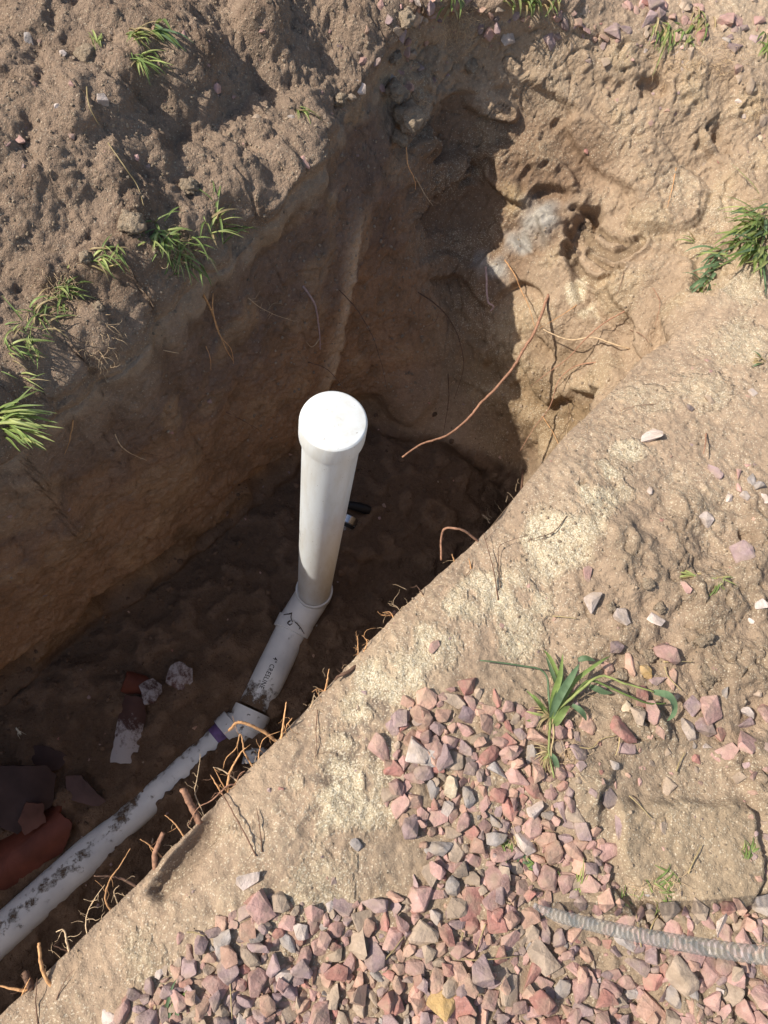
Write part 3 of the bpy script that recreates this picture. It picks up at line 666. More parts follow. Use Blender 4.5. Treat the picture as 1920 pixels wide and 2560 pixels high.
# ================================================================ CLAY SHARDS
def shard(name, px, py, outline, crv, thick, yaw, tilt, m, label, lift=.01, roll=0, lime=0, parent=None):
    p, n, d = hit(px, py); rr = random.Random(name+str(px)); n0 = len(outline)
    pts = []
    for i in range(n0):                                    # ragged outline
        a = Vector(outline[i]); c = Vector(outline[(i+1) % n0]); k = max(1, int((c-a).length/.012))
        for j in range(k): q = a.lerp(c, j/k); pts.append(q+Vector((rr.uniform(-.0025, .0025), rr.uniform(-.0025, .0025))))
    cen = sum(pts, Vector((0, 0)))/len(pts); rings = 5; V = []; Fc = []; m_ = len(pts)
    def bend(q, h):
        if not crv: return Vector((q.x, q.y, h))
        a = q.x/crv; return Vector(((crv+h)*math.sin(a), q.y, (crv+h)*math.cos(a)-crv))
    for h in (0, -thick):
        for r in range(1, rings+1):
            for q in pts:
                e = cen+(q-cen)*(r/rings); V.append(bend(e, h+rr.uniform(-.0004, .0004)))
        V.append(bend(cen, h))
    half = rings*m_+1
    for side in (0, 1):
        b0 = side*half
        for k in range(m_):
            f = [(b0+rings*m_, b0+k, b0+(k+1) % m_)]
            for r in range(rings-1): f.append((b0+r*m_+k, b0+(r+1)*m_+k, b0+(r+1)*m_+(k+1) % m_, b0+r*m_+(k+1) % m_))
            Fc += f if side == 0 else [t[::-1] for t in f]
    e0 = (rings-1)*m_
    for k in range(m_): Fc.append((e0+k, half+e0+k, half+e0+(k+1) % m_, e0+(k+1) % m_))
    me = sharp(pyd(name, V, Fc), 40)
    a = me.attributes.new('mud', 'FLOAT', 'POINT')
    for i, v in enumerate(V): a.data[i].value = max(0, min(1, .5+lime*(v.y-cen.y)*5))if lime else 0
    if m is not None: me.materials.append(m)
    o = bpy.data.objects.new(name, me); COL.objects.link(o)
    o.rotation_euler = Euler((math.radians(tilt), math.radians(roll), math.radians(yaw)), 'XYZ'); o.location = p+Vector((0, 0, lift))
    if label: tag(o, label, 'clay shard', 'broken clay pipe pieces on the trench floor')
    return o
shard('clay_shard', 60, 2125, [(-.085, -.20), (-.02, -.21), (.09, -.20), (.10, -.05), (.085, .08), (.05, .12), (.02, .15), (-.03, .13), (-.06, .17), (-.09, .10), (-.095, -.05)], .075, .012, -56, 0, CLAY, 'largest rust red curved clay pipe piece at the left edge of the trench floor', .035, 0)
shard('clay_shard', 75, 1990, [(-.11, -.06), (-.02, -.10), (.075, -.04), (.09, .04), (.06, .075), (-.02, .09), (-.11, .10)], .16, .011, 8, 12, CLAYD, 'dark purple brown clay slab leaning on the rust red piece', .055, 6)
shard('clay_shard', 98, 2045, [(-.03, -.035), (.03, -.03), (.045, .02), (.01, .05), (-.03, .01)], .2, .012, 30, 25, CLAYL, 'small greyish mortar crusted chip on the dark clay slab', .075, 10)
shard('clay_shard', 215, 1985, [(-.07, .045), (-.05, -.02), (.03, -.03), (.09, -.035), (.03, .01), (-.02, .05)], .2, .010, -8, 6, CLAYD, 'triangular purple brown clay shard with a ragged long edge', .018, 0)
shard('clay_shard', 322, 1825, [(-.036, -.10), (.036, -.095), (.048, -.03), (.046, .05), (.035, .10), (-.03, .10), (-.038, .02)], .07, .011, -8, 6, CLAYL, 'long upright rectangular clay shard with a pale limed lower end', .02, 0, lime=-1)
r_ = shard('clay_shard', 352, 1715, [(-.05, -.038), (.045, -.035), (.055, .01), (.04, .045), (-.04, .045), (-.055, .0)], .036, .010, 75, 30, CLAY, 'curved orange brown clay socket piece with a whitish lime lump inside', .03, 0)
shard('clay_shard', 378, 1728, [(-.03, -.035), (.005, -.045), (.035, -.015), (.045, .01), (.02, .035), (-.025, .03)], .05, .012, 20, -12, CLAYL, 'whitish jagged lime coated shard lying against the clay socket piece', .03, 8, lime=.1)
shard('clay_shard', 452, 1690, [(-.04, -.035), (.02, -.045), (.045, -.005), (.03, .03), (-.02, .04), (-.045, .02)], .08, .011, -20, 8, CLAYL, 'smaller clay shard with grey lime specks, right of the socket piece', .015, 0, lime=.3)
shard('clay_shard', 110, 1900, [(-.10, -.03), (-.02, -.05), (.05, -.02), (.07, .02), (.0, .04), (-.08, .03)], .2, .010, -12, 5, CLAYD, 'muddy flat brown clay piece half sunk in the floor dirt above the dark slab', .004, 0)

# grasshopper on the floor
p, n, d = hit(50, 1826); gh = empty('grasshopper', p); tag(gh, 'tiny pale grasshopper resting on the dark trench floor at left', 'insect')
GM = mat('insect_shell', (.62, .58, .45), .5, var=.15, vscale=400)
a0 = p+Vector((-.008, .006, .010)); a1 = p+Vector((.006, -.012, .007)); ad = (a1-a0).normalized(); asd = Vector((ad.y, -ad.x, 0)).normalized()
link('body', pyd('body', *tube([a0-ad*.002, a0, a0+ad*.004, a0+ad*.010, a0+ad*.016, a1], [.0012, .0024, .0026, .0030, .0022, .0008], 10)), GM, gh)
for sgn in (-1, 1):
    k0 = a0+ad*.010; k1 = k0+asd*sgn*.006+ad*.010+Vector((0, 0, .004)); k2 = k1+ad*.012+asd*sgn*.004-Vector((0, 0, .010))
    link('leg', pyd('leg', *tube([k0, (k0+k1)/2, k1, (k1+k2)/2, k2], [.0009, .0014, .0007, .0004, .0003], 6)), GM, gh)
    k0 = a0+ad*.003; link('leg', pyd('leg', *tube([k0, k0+asd*sgn*.005-Vector((0, 0, .002)), k0+asd*sgn*.008-ad*.002-Vector((0, 0, .008))], [.0005, .0004, .0003], 5)), GM, gh)
    link('wing', pyd('wing', *tube([a0+ad*.005+Vector((0, 0, .002)), a0+ad*.012+asd*sgn*.002+Vector((0, 0, .0025)), a1+ad*.003+asd*sgn*.002], [.0006, .0012, .0003], 6)), GM, gh)

# ================================================================ STONES
PROTO = []
def stone_proto(seed, flat=1.0, rnd=False):
    rr = random.Random(seed); bm = bmesh.new(); k = 22 if rnd else rr.choice((9, 10, 11, 12, 13))
    ax = (1, rr.uniform(.62, .92), rr.uniform(.45, .72)*flat)
    for i in range(k):
        v = Vector((rr.gauss(0, 1), rr.gauss(0, 1), rr.gauss(0, 1))).normalized()*(1 if rnd else rr.uniform(.82, 1.12))
        if not rnd: v = Vector([max(-.82, min(.82, c)) for c in v])
        bm.verts.new((v.x*ax[0]*.5, v.y*ax[1]*.5, v.z*ax[2]*.5))
    r = bmesh.ops.convex_hull(bm, input=bm.verts); bmesh.ops.delete(bm, geom=[g for g in r['geom_interior'] if isinstance(g, bmesh.types.BMVert)], context='VERTS')
    bmesh.ops.dissolve_limit(bm, angle_limit=math.radians(16), verts=bm.verts, edges=bm.edges)
    bmesh.ops.bevel(bm, geom=list(bm.edges), offset=.022 if not rnd else .08, segments=1, affect='EDGES', clamp_overlap=True)
    bmesh.ops.triangulate(bm, faces=bm.faces); bmesh.ops.recalc_face_normals(bm, faces=bm.faces)
    # uneven, chipped faces
    for v in bm.verts: v.co += Vector((rr.uniform(-1, 1), rr.uniform(-1, 1), rr.uniform(-1, 1)))*.008
    me = bpy.data.meshes.new('stone'); bm.to_mesh(me); bm.free(); xs = np.array([v.co[:] for v in me.vertices]); 
    ext = xs.max(0)-xs.min(0); mx = ext[:2].max()
    me.transform(Matrix.Scale(1/mx, 4)); me.materials.append(ST['pink'])
    for pl in me.polygons: pl.use_smooth = False
    return me
ANG = [stone_proto(i) for i in range(34)]; FLAT = [stone_proto(100+i, .6) for i in range(10)]; RND = [stone_proto(200+i, 1.1, True) for i in range(5)]
PLACED = []                                         # (x, y, radius, top height)
def stone(px, py, size, c, shape='a', asp=None, ang=None, z=0, seed=None):
    rr = random.Random((px*31+py*17) if seed is None else seed)
    p, n, d = hit(px, py); dd = depth(p); sz = size*dd/F
    me = rr.choice({'a': ANG, 'f': FLAT, 'r': RND}[shape])
    return dict(px=px, py=py, p=p, n=n, sz=sz, c=c, me=me, asp=asp or rr.uniform(.75, 1.15), yaw=(math.radians(ang) if ang is not None else rr.uniform(0, 6.28)), tilt=(rr.gauss(0, .22), rr.gauss(0, .22)), z=z, size=size, shape=shape, seed=rr.random())
def put(q, name='gravel_stone'):
    o = bpy.data.objects.new(name, q['me']); COL.objects.link(o)
    up = q['n'].lerp(Vector((0, 0, 1)), .35).normalized()
    rot = up.to_track_quat('Z', 'Y').to_matrix().to_4x4()@Matrix.Rotation(q['yaw'], 4, 'Z')@Euler((q['tilt'][0], q['tilt'][1], 0)).to_matrix().to_4x4()
    s = q['sz']; o.matrix_world = Matrix.Translation(q['p']+up*(q['z']+s*.075))@rot@Matrix.Diagonal((s, s*q['asp'], s*.9, 1))
    o.material_slots[0].link = 'OBJECT'; o.material_slots[0].material = ST[q['c']]
    return o
KEY = [  # notable stones read off the photograph: x, y, size, colour, shape, label
 (1481,1511,62,'white','a','pinkish white blunt stone alone on the bare dirt, leftmost of the pale row'),(1556,1546,48,'white','a','pale tan faceted stone in the middle of the pale row on bare dirt'),(1637,1551,42,'white','a','white mottled stone right of the tan faceted one on bare dirt'),
 (1871,1549,26,'white','a','small white stone on cloddy dirt near the right edge'),(1900,1511,34,'white','f','white flat chip at the right edge beside the dry grass'),(1666,1633,68,'pink','a','large pink wedge stone alone above the folded grass stems'),
 (1530,1616,40,'mauve','a','mauve square stone left of the large pink wedge'),(1573,1668,66,'salmon','a','tall salmon stone beside the ochre pebble'),(1614,1679,46,'ochre','r','ochre brown pebble between the salmon and mauve stones'),
 (1643,1694,44,'mauve','a','mauve wedge right of the ochre pebble'),(1518,1673,38,'salmon','a','small salmon cone stone left of the ochre pebble'),(1692,1695,46,'salmon','f','thin salmon chip right of the mauve wedge'),
 (1565,1769,38,'cream','r','cream rounded pebble below the folded grass stems'),(1556,1821,76,'red','f','large flat brick red stone below the cream rounded pebble'),(1463,1810,60,'salmon','f','flat salmon stone right of the weed crown'),
 (1631,1783,60,'pink','f','pink flat stone under the bent grass leaf'),(1600,1745,64,'red','f','dull red flat stone crossed by the grass stem'),(1590,1788,50,'tan','a','tan pink stone touching the cream pebble'),(1727,1769,54,'mauve','a','mauve oval stone next to the pink block near the right'),
 (1772,1776,80,'pink','a','big bright pink block stone on bare dirt at right'),(1718,1824,56,'white','r','pinkish white round stone below the mauve oval one'),(1757,1820,50,'mauve','a','mauve stone tucked under the big pink block'),
 (1860,1778,50,'white','a','white rough stone left of the pink stone cut by the right edge'),(1912,1783,72,'pink','f','bright pink stone cut off by the right edge'),(1854,1806,50,'mauve','a','greyish mauve stone under the white rough one'),
 (1868,1859,62,'pink','a','pink mauve pointed stone on dirt near the right edge'),(1811,1890,62,'pink','a','pink triangular stone on bare dirt above the hard slab'),(1556,1870,50,'mauve','a','mauve diamond stone below the flat brick red one'),
 (1851,1387,66,'mauve','f','long grey mauve stone in cloddy dirt at upper right'),(1764,1300,48,'white','a','white stone on crumbly dirt at the right'),(1084,1616,40,'pink','f','dusty pink stone pressed into pale sand'),(1466,1436,42,'pink','f','dusty pink stone left of the bare cracked dirt'),
 (1715,1468,36,'pink','f','small flat pink chip near the dry grass'),(1625,1094,58,'white','f','long whitish pink stone at the top of the pale sand streak'),(1785,1178,46,'mauve','a','mauve stone above the gravel patch at the right edge'),(1842,1187,28,'pink','a','small pink stone in the patch at the right edge'),
 (1623,1227,26,'white','r','small white stone below the long whitish one'),(1822,1245,26,'white','a','little white stone left in the right edge patch'),(1724,1022,26,'dark','r','dark round pebble on the upper right bank'),(1773,1002,32,'tan','a','brown chip with a dry twig on the upper right bank'),(1880,981,26,'white','f','white flat chip on the upper right bank'),
 (1900,1215,34,'grey','a','grey stone in the small patch by the right edge'),(1878,1200,30,'grey','a','pale grey stone in the small patch by the right edge'),(1862,1240,26,'white','a','white pebble at the lower side of the small patch by the right edge'),(1910,1248,30,'white','a','white stone cut by the right edge beside the grey ones'),(1845,1220,24,'pink','a','tiny pink stone at the left of the small patch'),
 (622,2198,62,'white','f','pale pink flat slab stone alone on the near bank'),(657,2270,72,'pink','f','tall pink stone at the top left of the gravel spread'),(619,2328,56,'salmon','f','salmon stone at the left side of the gravel spread'),(576,2360,62,'grey','f','grey blue flat stone at the left side of the gravel spread'),
 (561,2409,68,'mauve','a','dark mauve stone below the grey blue flat one'),(541,2461,64,'pink','a','pink faceted stone near the bottom left of the gravel'),(307,2528,66,'pink','r','rounded pink stone at the bottom left corner of the gravel'),(266,2545,38,'white','a','white stone left of the rounded pink one at the bottom'),
 (642,2458,64,'pink','a','pink stone with soil on it near the bottom left'),(709,2441,46,'white','a','white block among pink stones near the bottom'),(891,2111,38,'grey','r','grey rounded stone on bare dirt above the gravel'),(752,2325,46,'white','a','pale stone with a white face in the lower left gravel'),(454,2345,28,'pink','f','small pink stone sunk in dirt left of the gravel'),(396,2435,28,'white','a','small white stone at the left fringe of the gravel'),
 (1125,1966,56,'cream','r','round cream stone in the middle of the pink gravel'),(1241,2201,80,'pink','r','large dusty pink oval stone left of the small grass tuft'),(1313,2108,68,'white','r','white mauve oval stone above the small grass tuft'),(1131,2215,62,'grey','r','upright grey mauve oval stone left of the pink oval'),
 (1087,2282,42,'white','a','bright white chip left of the ribbed hose end'),(1533,2059,72,'mauve','f','flat purple mauve stone lying on the hard slab edge'),(1524,1998,46,'dark','a','dark purple stone above the flat mauve one'),(1452,2036,70,'tan','a','large tan pink block left of the dark purple stone'),
 (1342,2024,56,'white','a','pinkish white faceted stone under the weed roots'),(1524,2137,62,'pink','f','pink triangular stone at the left foot of the hard slab'),(1403,2033,50,'mauve','a','mauve upright stone left of the large tan block'),(1663,1963,44,'tan','f','upright tan stone stuck in dirt above the hard slab'),(1657,2070,32,'tan','f','faint tan stone sunk in the middle of the hard slab'),
 (1675,2319,68,'pink','f','bright pink wide stone between the ribbed hose and its shadow'),(1724,2311,32,'pink','r','small pink white stone right of the bright pink wide one'),(1799,2302,72,'white','f','pink and white long stone above the ribbed hose at right'),(1706,2441,94,'tan','a','biggest tan pink tall stone below the hose'),(1510,2500,60,'red','a','red brown stone at the bottom right of centre'),
 (1186,2267,76,'red','a','red brown upright stone left of the hose end'),(1058,2348,72,'tan','f','tan pink flat stone left of the dry grass bit'),(1035,2418,64,'pink','f','dusky pink flat stone in the bottom gravel'),(1096,2447,58,'salmon','a','salmon egg shaped stone in the bottom gravel'),
 (1272,2475,76,'tan','a','large dull tan block near the bottom centre'),(1319,2441,70,'red','a','reddish tall stone right of the dull tan block'),(1359,2394,86,'tan','f','long tan brown diagonal stone below the hose end'),(1400,2475,58,'grey','a','grey upright stone below the long diagonal one'),
 (1110,2510,78,'ochre','f','yellow ochre flat stone near the bottom edge'),(1162,2522,76,'red','f','dark red stone right of the yellow ochre one'),(1515,2475,64,'pink','f','pink pale stone half covered with dirt at the bottom'),(1816,2412,58,'pink','r','smooth pink stone below the hose at right'),(1631,2528,74,'salmon','f','salmon flat stone at the bottom edge right'),
 (903,216,40,'white','f','white grey flat stone at the rim above the trench'),(72,98,34,'grey','a','grey stone in a hollow at the top left of the spoil heap'),(160,132,26,'white','a','whitish stone beside the clod at the top left of the spoil heap'),(257,248,32,'white','a','white chip in the middle of the upper spoil heap'),
 (142,264,20,'white','r','small pale oval pebble on the spoil heap'),(178,212,18,'pink','a','small pink chip on the spoil heap'),(43,347,46,'pink','f','pink triangular stone at the left edge of the spoil heap'),(540,220,30,'pink','a','pink stone in the shadowed furrow of the spoil heap'),(655,77,18,'pink','r','thin pink pebble near the top of the spoil heap'),
 (640,295,34,'tan','f','dusty stone half sunk in the spoil heap'),(730,290,34,'grey','a','grey stone near the grass sprig on the spoil heap'),(765,405,30,'pink','f','pinkish stone near the rim of the spoil heap'),(875,240,34,'tan','r','long tan pebble beside the white grey rim stone'),(905,150,30,'pink','r','pink stone in shade at the rim'),(460,83,18,'pink','r','little pink pebble beside the upper grass'),
 (1267,95,46,'white','a','white mauve stone hanging in the shaded rim soil'),(1374,95,48,'mauve','a','mauve grey stone in the shaded rim soil right of the white one'),(1044,38,34,'white','f','white stone by the root tuft at the shaded rim'),(1005,90,34,'mauve','f','upper mauve stone in the shaded rim left of the hanging roots'),(1020,125,30,'pink','a','pink stone in the shaded rim left of the hanging roots'),
 (985,140,28,'grey','a','grey stone at the rim above the hanging clod'),(1050,165,26,'mauve','a','mauve stone lowest of the shaded rim cluster'),(1533,75,50,'mauve','a','mauve upright stone in the sunlit rim'),(1565,72,46,'mauve','f','slanting mauve stone in the sunlit rim'),(1614,52,56,'mauve','a','big mauve stone in the sunlit rim'),(1634,12,46,'mauve','a','mauve stone at the top edge above the sunlit rim'),
 (1469,66,42,'pink','a','pink stone leftmost in the sunlit rim'),(1600,30,40,'pink','f','pink slab above the big mauve rim stone'),(1712,49,34,'pink','r','pink round stone between the rim grass tufts'),(1816,58,44,'pink','a','pink stone right of the hanging rim roots'),(1845,55,44,'pink','f','pink tilted slab right of the hanging rim roots'),
 (1695,148,52,'white','a','cracked white mauve stone under the rim grass'),(1889,98,34,'mauve','a','mauve stone beside the green tuft at the top right'),(1877,214,40,'tan','r','tan stone on the slope at the upper right'),(1857,289,32,'white','a','white stone on the slope at the upper right'),(1900,344,26,'cream','r','cream pebble on the slope at the right edge'),(1848,195,30,'tan','f','pale tan stone above the tan one at upper right'),(1908,295,36,'tan','a','brown block stone at the right edge of the slope'),
 (1510,112,26,'mauve','a','small mauve stone in the sunlit rim soil'),(1848,253,22,'white','a','small white chip on the upper right slope'),(1895,340,26,'dark','f','dark chip beside the cream pebble'),(1614,125,14,'white','a','tiny white chip under the sunlit rim stones'),
]
for k_ in KEY: PLACED.append(None)
stones = []
for (x, y, sz, c, sh, lab) in KEY:
    q = stone(x, y, sz*1.02, c, sh); q['label'] = lab; q['key'] = True
    if y < 420: q['z'] = -.15*q['sz']; q['n'] = q['n'].lerp(Vector((0, -.3, .5)), .3)
    stones.append(q)
def inpoly(x, y, P):
    c = False; n = len(P)
    for i in range(n):
        (a, b_), (e, f) = P[i], P[(i+1) % n]
        if (b_ > y) != (f > y) and x < (e-a)*(y-b_)/(f-b_)+a: c = not c
    return c
G1 = [tuple(v*1.157 for v in q) for q in [(835, 1560), (870, 1515), (1000, 1480), (1130, 1530), (1235, 1560), (1270, 1640), (1215, 1700), (1290, 1800), (1340, 1950), (1480, 1960), (1680, 1950), (1680, 2240), (200, 2240), (300, 2130), (400, 2060), (480, 1990), (560, 1930), (650, 1965), (760, 1950), (860, 1930), (935, 1870), (900, 1800), (830, 1740)]]
SP = [tuple(v*1.157 for v in q) for q in [(1150, 1480), (1680, 1480), (1680, 1960), (1340, 1950), (1280, 1780), (1230, 1700), (1280, 1640)]]
BARE = [tuple(v for v in q) for q in [(1380, 2230), (1480, 2225), (1640, 2230), (1600, 2290), (1560, 2300), (1560, 2360), (1590, 2460), (1500, 2440), (1440, 2350), (1390, 2310)]]
grid = {}
def far_enough(x, y, r, k):
    gx, gy = int(x//40), int(y//40)
    for i in range(gx-2, gx+3):
        for j in range(gy-2, gy+3):
            for (a, b_, c) in grid.get((i, j), ()):
                if (a-x)**2+(b_-y)**2 < (k*(r+c))**2: return False
    return True
def addg(x, y, r): grid.setdefault((int(x//40), int(y//40)), []).append((x, y, r))
for q in stones: addg(q['px'], q['py'], q['size']*.45)
CL = ['pink']*36+['salmon']*18+['mauve']*22+['red']*10+['tan']*16+['grey']*3+['white']*1+['dark']*1
rr = random.Random(21); cand = []
for size, tries, k in ((62, 420, .72), (50, 1700, .70), (40, 4600, .69), (31, 8000, .69), (23, 11000, .70), (15, 9000, .74)):
    for t in range(tries):
        x = rr.uniform(180, 1960); y = rr.uniform(1640, 2600)
        if not inpoly(x, y, G1): continue
        if inpoly(x, y, BARE) and rr.random() < .88: continue
        if 1545 < x < 1870 and 1960 < y < 2215: continue
        s = size*rr.uniform(.85, 1.15)
        if far_enough(x, y, s*.48, k): addg(x, y, s*.48); cand.append((x, y, s, 0))
for t in range(1500):       # upper layer bridging the others
    x = rr.uniform(400, 1940); y = rr.uniform(1780, 2590)
    if inpoly(x, y, G1) and not inpoly(x, y, BARE) and not (1545 < x < 1870 and 1960 < y < 2215) and rr.random() < .11: cand.append((x, y, rr.uniform(28, 58), .010))
for t in range(260):
    x = rr.uniform(1330, 1920); y = rr.uniform(1700, 2250)
    if inpoly(x, y, SP) and not inpoly(x, y, G1) and not (1545 < x < 1870 and 1960 < y < 2215):
        s = rr.choice((16, 20, 26, 34)); 
        if far_enough(x, y, s*.5, 1.1): addg(x, y, s*.5); cand.append((x, y, s, 0))
for t in range(130):        # strays on the dirt
    x = rr.uniform(700, 1920); y = rr.uniform(900, 2300)
    h = hit(x, y)[0]
    if h.z > -.12 and not inpoly(x, y, G1):
        s = rr.choice((8, 9, 10, 12, 14, 18)); cand.append((x, y, s, -.002))
for t in range(120):        # strays around the rims
    x = rr.choice((rr.uniform(0, 900), rr.uniform(1450, 1920))); y = rr.uniform(0, 420)
    cand.append((x, y, rr.choice((7, 8, 10, 13, 17)), -.002))
for t in range(120): cand.append((rr.uniform(950, 1950), abs(rr.gauss(50, 45)), rr.choice((12, 16, 22, 28, 34)), -.003))
for t in range(26): cand.append((rr.gauss(1015, 40), rr.uniform(40, 230), rr.choice((12, 16, 22, 26)), -.002))
for t in range(90): cand.append((rr.uniform(0, 1250), rr.uniform(1000, 2300), rr.choice((6, 7, 8, 10, 13)), -.001))
for (x, y, s, z) in cand:
    q = stone(x, y, s, rr.choice(CL), rr.choice('aaaaaaffr'), seed=rr.random()); q['z'] = z-(.05*q['sz'] if s < 20 else 0); 
    if q['p'].z < -.9 and s > 14: continue
    stones.append(q)
inframe = [q for q in stones if not q.get('key') and 0 <= q['px'] <= 1920 and 0 <= q['py'] <= 2560]
inframe.sort(key=lambda q: -q['size'])
NI = 300-len(KEY); own = inframe[:NI]; ownid = set(id(q) for q in own)
DIRS = ['right of', 'below right of', 'below', 'below left of', 'left of', 'above left of', 'above', 'above right of']
LMK = [(x, y, lab) for (x, y, sz, c, sh, lab) in KEY if sz >= 40]
def short(lab):
    for wd in (' alone', ' lying', ' touching', ' beside', ' below', ' above', ' left', ' right', ' between', ' in the', ' on ', ' at ', ' near', ' crossed', ' under', ' among', ' with', ' next', ' tucked', ' pressed', ' cut', ' stuck', ' sunk', ' hanging', ' of the'):
        i = lab.find(wd)
        if i > 0: lab = lab[:i]
    return lab
CN = dict(pink='pink', salmon='salmon', mauve='mauve', red='brick red', tan='tan', grey='grey', white='white', dark='dark', cream='cream', ochre='ochre')
SHN = {'a': 'angular', 'f': 'flat', 'r': 'rounded'}
used = {}
GRP = 'crushed stones of the pink gravel spread'
for q in stones:
    if q.get('key'):
        o = put(q); tag(o, q['label'], 'stone', GRP if q['py'] > 1000 else 'stones stuck in the soil of the rims')
        used[q['label']] = 1
for q in own:
    o = put(q)
    cands = sorted(LMK, key=lambda l: (l[0]-q['px'])**2+(l[1]-q['py'])**2)
    szw = 'large' if q['size'] > 56 else 'medium' if q['size'] > 42 else 'small'
    lab = None
    for L_ in cands[:6]:
        a = math.atan2(q['py']-L_[1], q['px']-L_[0]); dr = DIRS[int(round(a/(math.pi/4))) % 8]; dist = math.hypot(q['py']-L_[1], q['px']-L_[0])
        l = '%s %s %s stone %s%s the %s' % (szw, CN[q['c']], SHN[q['shape']], 'just ' if dist < 75 else 'some way ' if dist > 150 else '', dr, short(L_[2]))
        l = ' '.join(l.split()[:16])
        if l not in used: lab = l; break
    if lab is None: lab = l
    used[lab] = used.get(lab, 0)+1
    tag(o, lab, 'stone', GRP)
rest = [q for q in stones if not q.get('key') and id(q) not in ownid]
def joined(name, qs, mats, fn, label):
    VV = []; FF = []; MI = []; off = 0; cache = {}
    for q in qs:
        me = q['me']
        if me.name not in cache:
            v = np.array([x.co[:] for x in me.vertices], np.float32); me.calc_loop_triangles(); f = np.array([t.vertices[:] for t in me.loop_triangles], np.int32); cache[me.name] = (v, f)
        v, f = cache[me.name]; M = np.array(fn(q)); VV.append(v@M[:3, :3].T+M[:3, 3]); FF.append(f+off); off += len(v); MI += [mats.index(q['c'])]*len(f)
    me = bulk(name, np.concatenate(VV), np.concatenate(FF)); me.polygons.foreach_set('use_smooth', [False]*len(me.polygons))
    for k in mats: me.materials.append(ST[k] if k in ST else CLOD)
    me.polygons.foreach_set('material_index', MI); me.update()
    o = bpy.data.objects.new(name, me); COL.objects.link(o); tag(o, label, kind='stuff'); return o
def qmat(q):
    up = q['n'].lerp(Vector((0, 0, 1)), .35).normalized(); s = q['sz']
    return Matrix.Translation(q['p']+up*(q['z']+s*.075))@up.to_track_quat('Z', 'Y').to_matrix().to_4x4()@Matrix.Rotation(q['yaw'], 4, 'Z')@Euler((q['tilt'][0], q['tilt'][1], 0)).to_matrix().to_4x4()@Matrix.Diagonal((s, s*q['asp'], s*.9, 1))
o = joined('small_gravel', rest, list(ST), qmat, 'smaller pink and tan gravel filling the gaps between the larger stones'); tag(o, cat='gravel')
# loose crumbs of soil
crumbs = []
lowp = [stone_proto(300+i, 1.2, True) for i in range(4)]
for me in lowp:
    pass
def crumb_proto(seed):
    rr = random.Random(seed); bm = bmesh.new(); bmesh.ops.create_icosphere(bm, subdivisions=1, radius=.5)
    for v in bm.verts: v.co *= rr.uniform(.72, 1.12); v.co.z *= .85
    me = bpy.data.meshes.new('crumb'); bm.to_mesh(me); bm.free(); me.materials.append(CLOD); return me
CP = [crumb_proto(i) for i in range(8)]
rr = random.Random(5)
for t in range(9000):
    z = rr.random()
    if z < .42: x, y, smax = rr.uniform(0, 1100), rr.uniform(0, 1100), 9
    elif z < .80: x, y, smax = rr.uniform(1250, 1920), rr.uniform(900, 2400), 10
    elif z < .9: x, y, smax = rr.uniform(950, 1900), rr.uniform(0, 900), 7
    else: x, y, smax = rr.uniform(100, 1920), rr.uniform(1200, 2560), 7
    p, n, d = hit(x, y)
    if n.z < .35 or p.z < -.9: continue
    s = (2.5+smax*rr.random()**3.5)*depth(p)/F
    crumbs.append(dict(p=p, n=n, sz=s, me=rr.choice(CP), asp=rr.uniform(.7, 1.2), yaw=rr.uniform(0, 6.3), tilt=(rr.uniform(-1, 1), rr.uniform(-1, 1)), z=-.05*s, c='clod'))
o = joined('soil_crumbs', crumbs, ['clod'], qmat, 'loose crumbs of dry soil scattered over the banks and the heap'); tag(o, cat='soil')

ST['damp'] = mat('damp_clod', (.15, .098, .065), .95, bump=1, bscale=160, var=.3, vscale=40, spec=.1, bdist=.004, world=True)
fc = []
for t in range(2600):
    x, y = rr.uniform(0, 1320), rr.uniform(950, 2450); p, n, d = hit(x, y)
    if p.z > -.88 or n.z < .4: continue
    s_ = (4+17*rr.random()**3)*depth(p)/F
    fc.append(dict(p=p, n=n, sz=s_, me=rr.choice(CP), asp=rr.uniform(.7, 1.2), yaw=rr.uniform(0, 6.3), tilt=(rr.uniform(-1, 1), rr.uniform(-1, 1)), z=-.12*s_, c='damp'))
o = joined('damp_crumbs', fc, ['damp'], qmat, 'damp dark crumbs of soil fallen on the trench floor'); tag(o, cat='soil')

# ================================================================ SOIL CLODS (single ones)
def clod(px, py, size, label, hang=0, asp=1.0, group='soil clods on the trench rims'):
    p, n, d = hit(px, py); dd = depth(p); r = size*dd/F/2; rr = random.Random(px+py)
    bm = bmesh.new(); bmesh.ops.create_icosphere(bm, subdivisions=4, radius=1)
    co_ = np.array([v.co[:] for v in bm.verts], np.float32)+rr.random()*9
    dsp = .42*perlin(co_, 1.3)+.26*perlin(co_, 2.7)+.12*perlin(co_, 6)+.07*perlin(co_, 13)
    for v, q in zip(bm.verts, dsp): v.co *= (1+float(q)); v.co.z *= .8; v.co.y *= asp
    me = bpy.data.meshes.new('soil_clod'); bm.to_mesh(me); bm.free(); me.materials.append(SOIL)
    for nm_, cv_ in (('tint', (.335, .255, .175, 1)), ('masks', (.05, 1.2, 0, 1))):
        a_ = me.color_attributes.new(nm_, 'FLOAT_COLOR', 'POINT'); a_.data.foreach_set('color', np.tile(np.array(cv_, np.float32), len(me.vertices)))
    for pl in me.polygons: pl.use_smooth = True
    o = bpy.data.objects.new('soil_clod', me); COL.objects.link(o); o.scale = (r, r, r); o.location = p+n*(r*(.15+hang)); o.rotation_euler = (0, 0, rr.uniform(-.4, .4))
    tag(o, label, 'soil clod', group); return o
clod(990, 270, 66, 'largest tan clod hanging on the shaded rim above the corner of the trench', 1.2, 1.2)
clod(978, 215, 44, 'tan clod sitting on top of the large hanging rim clod', 1.2, 1.2)
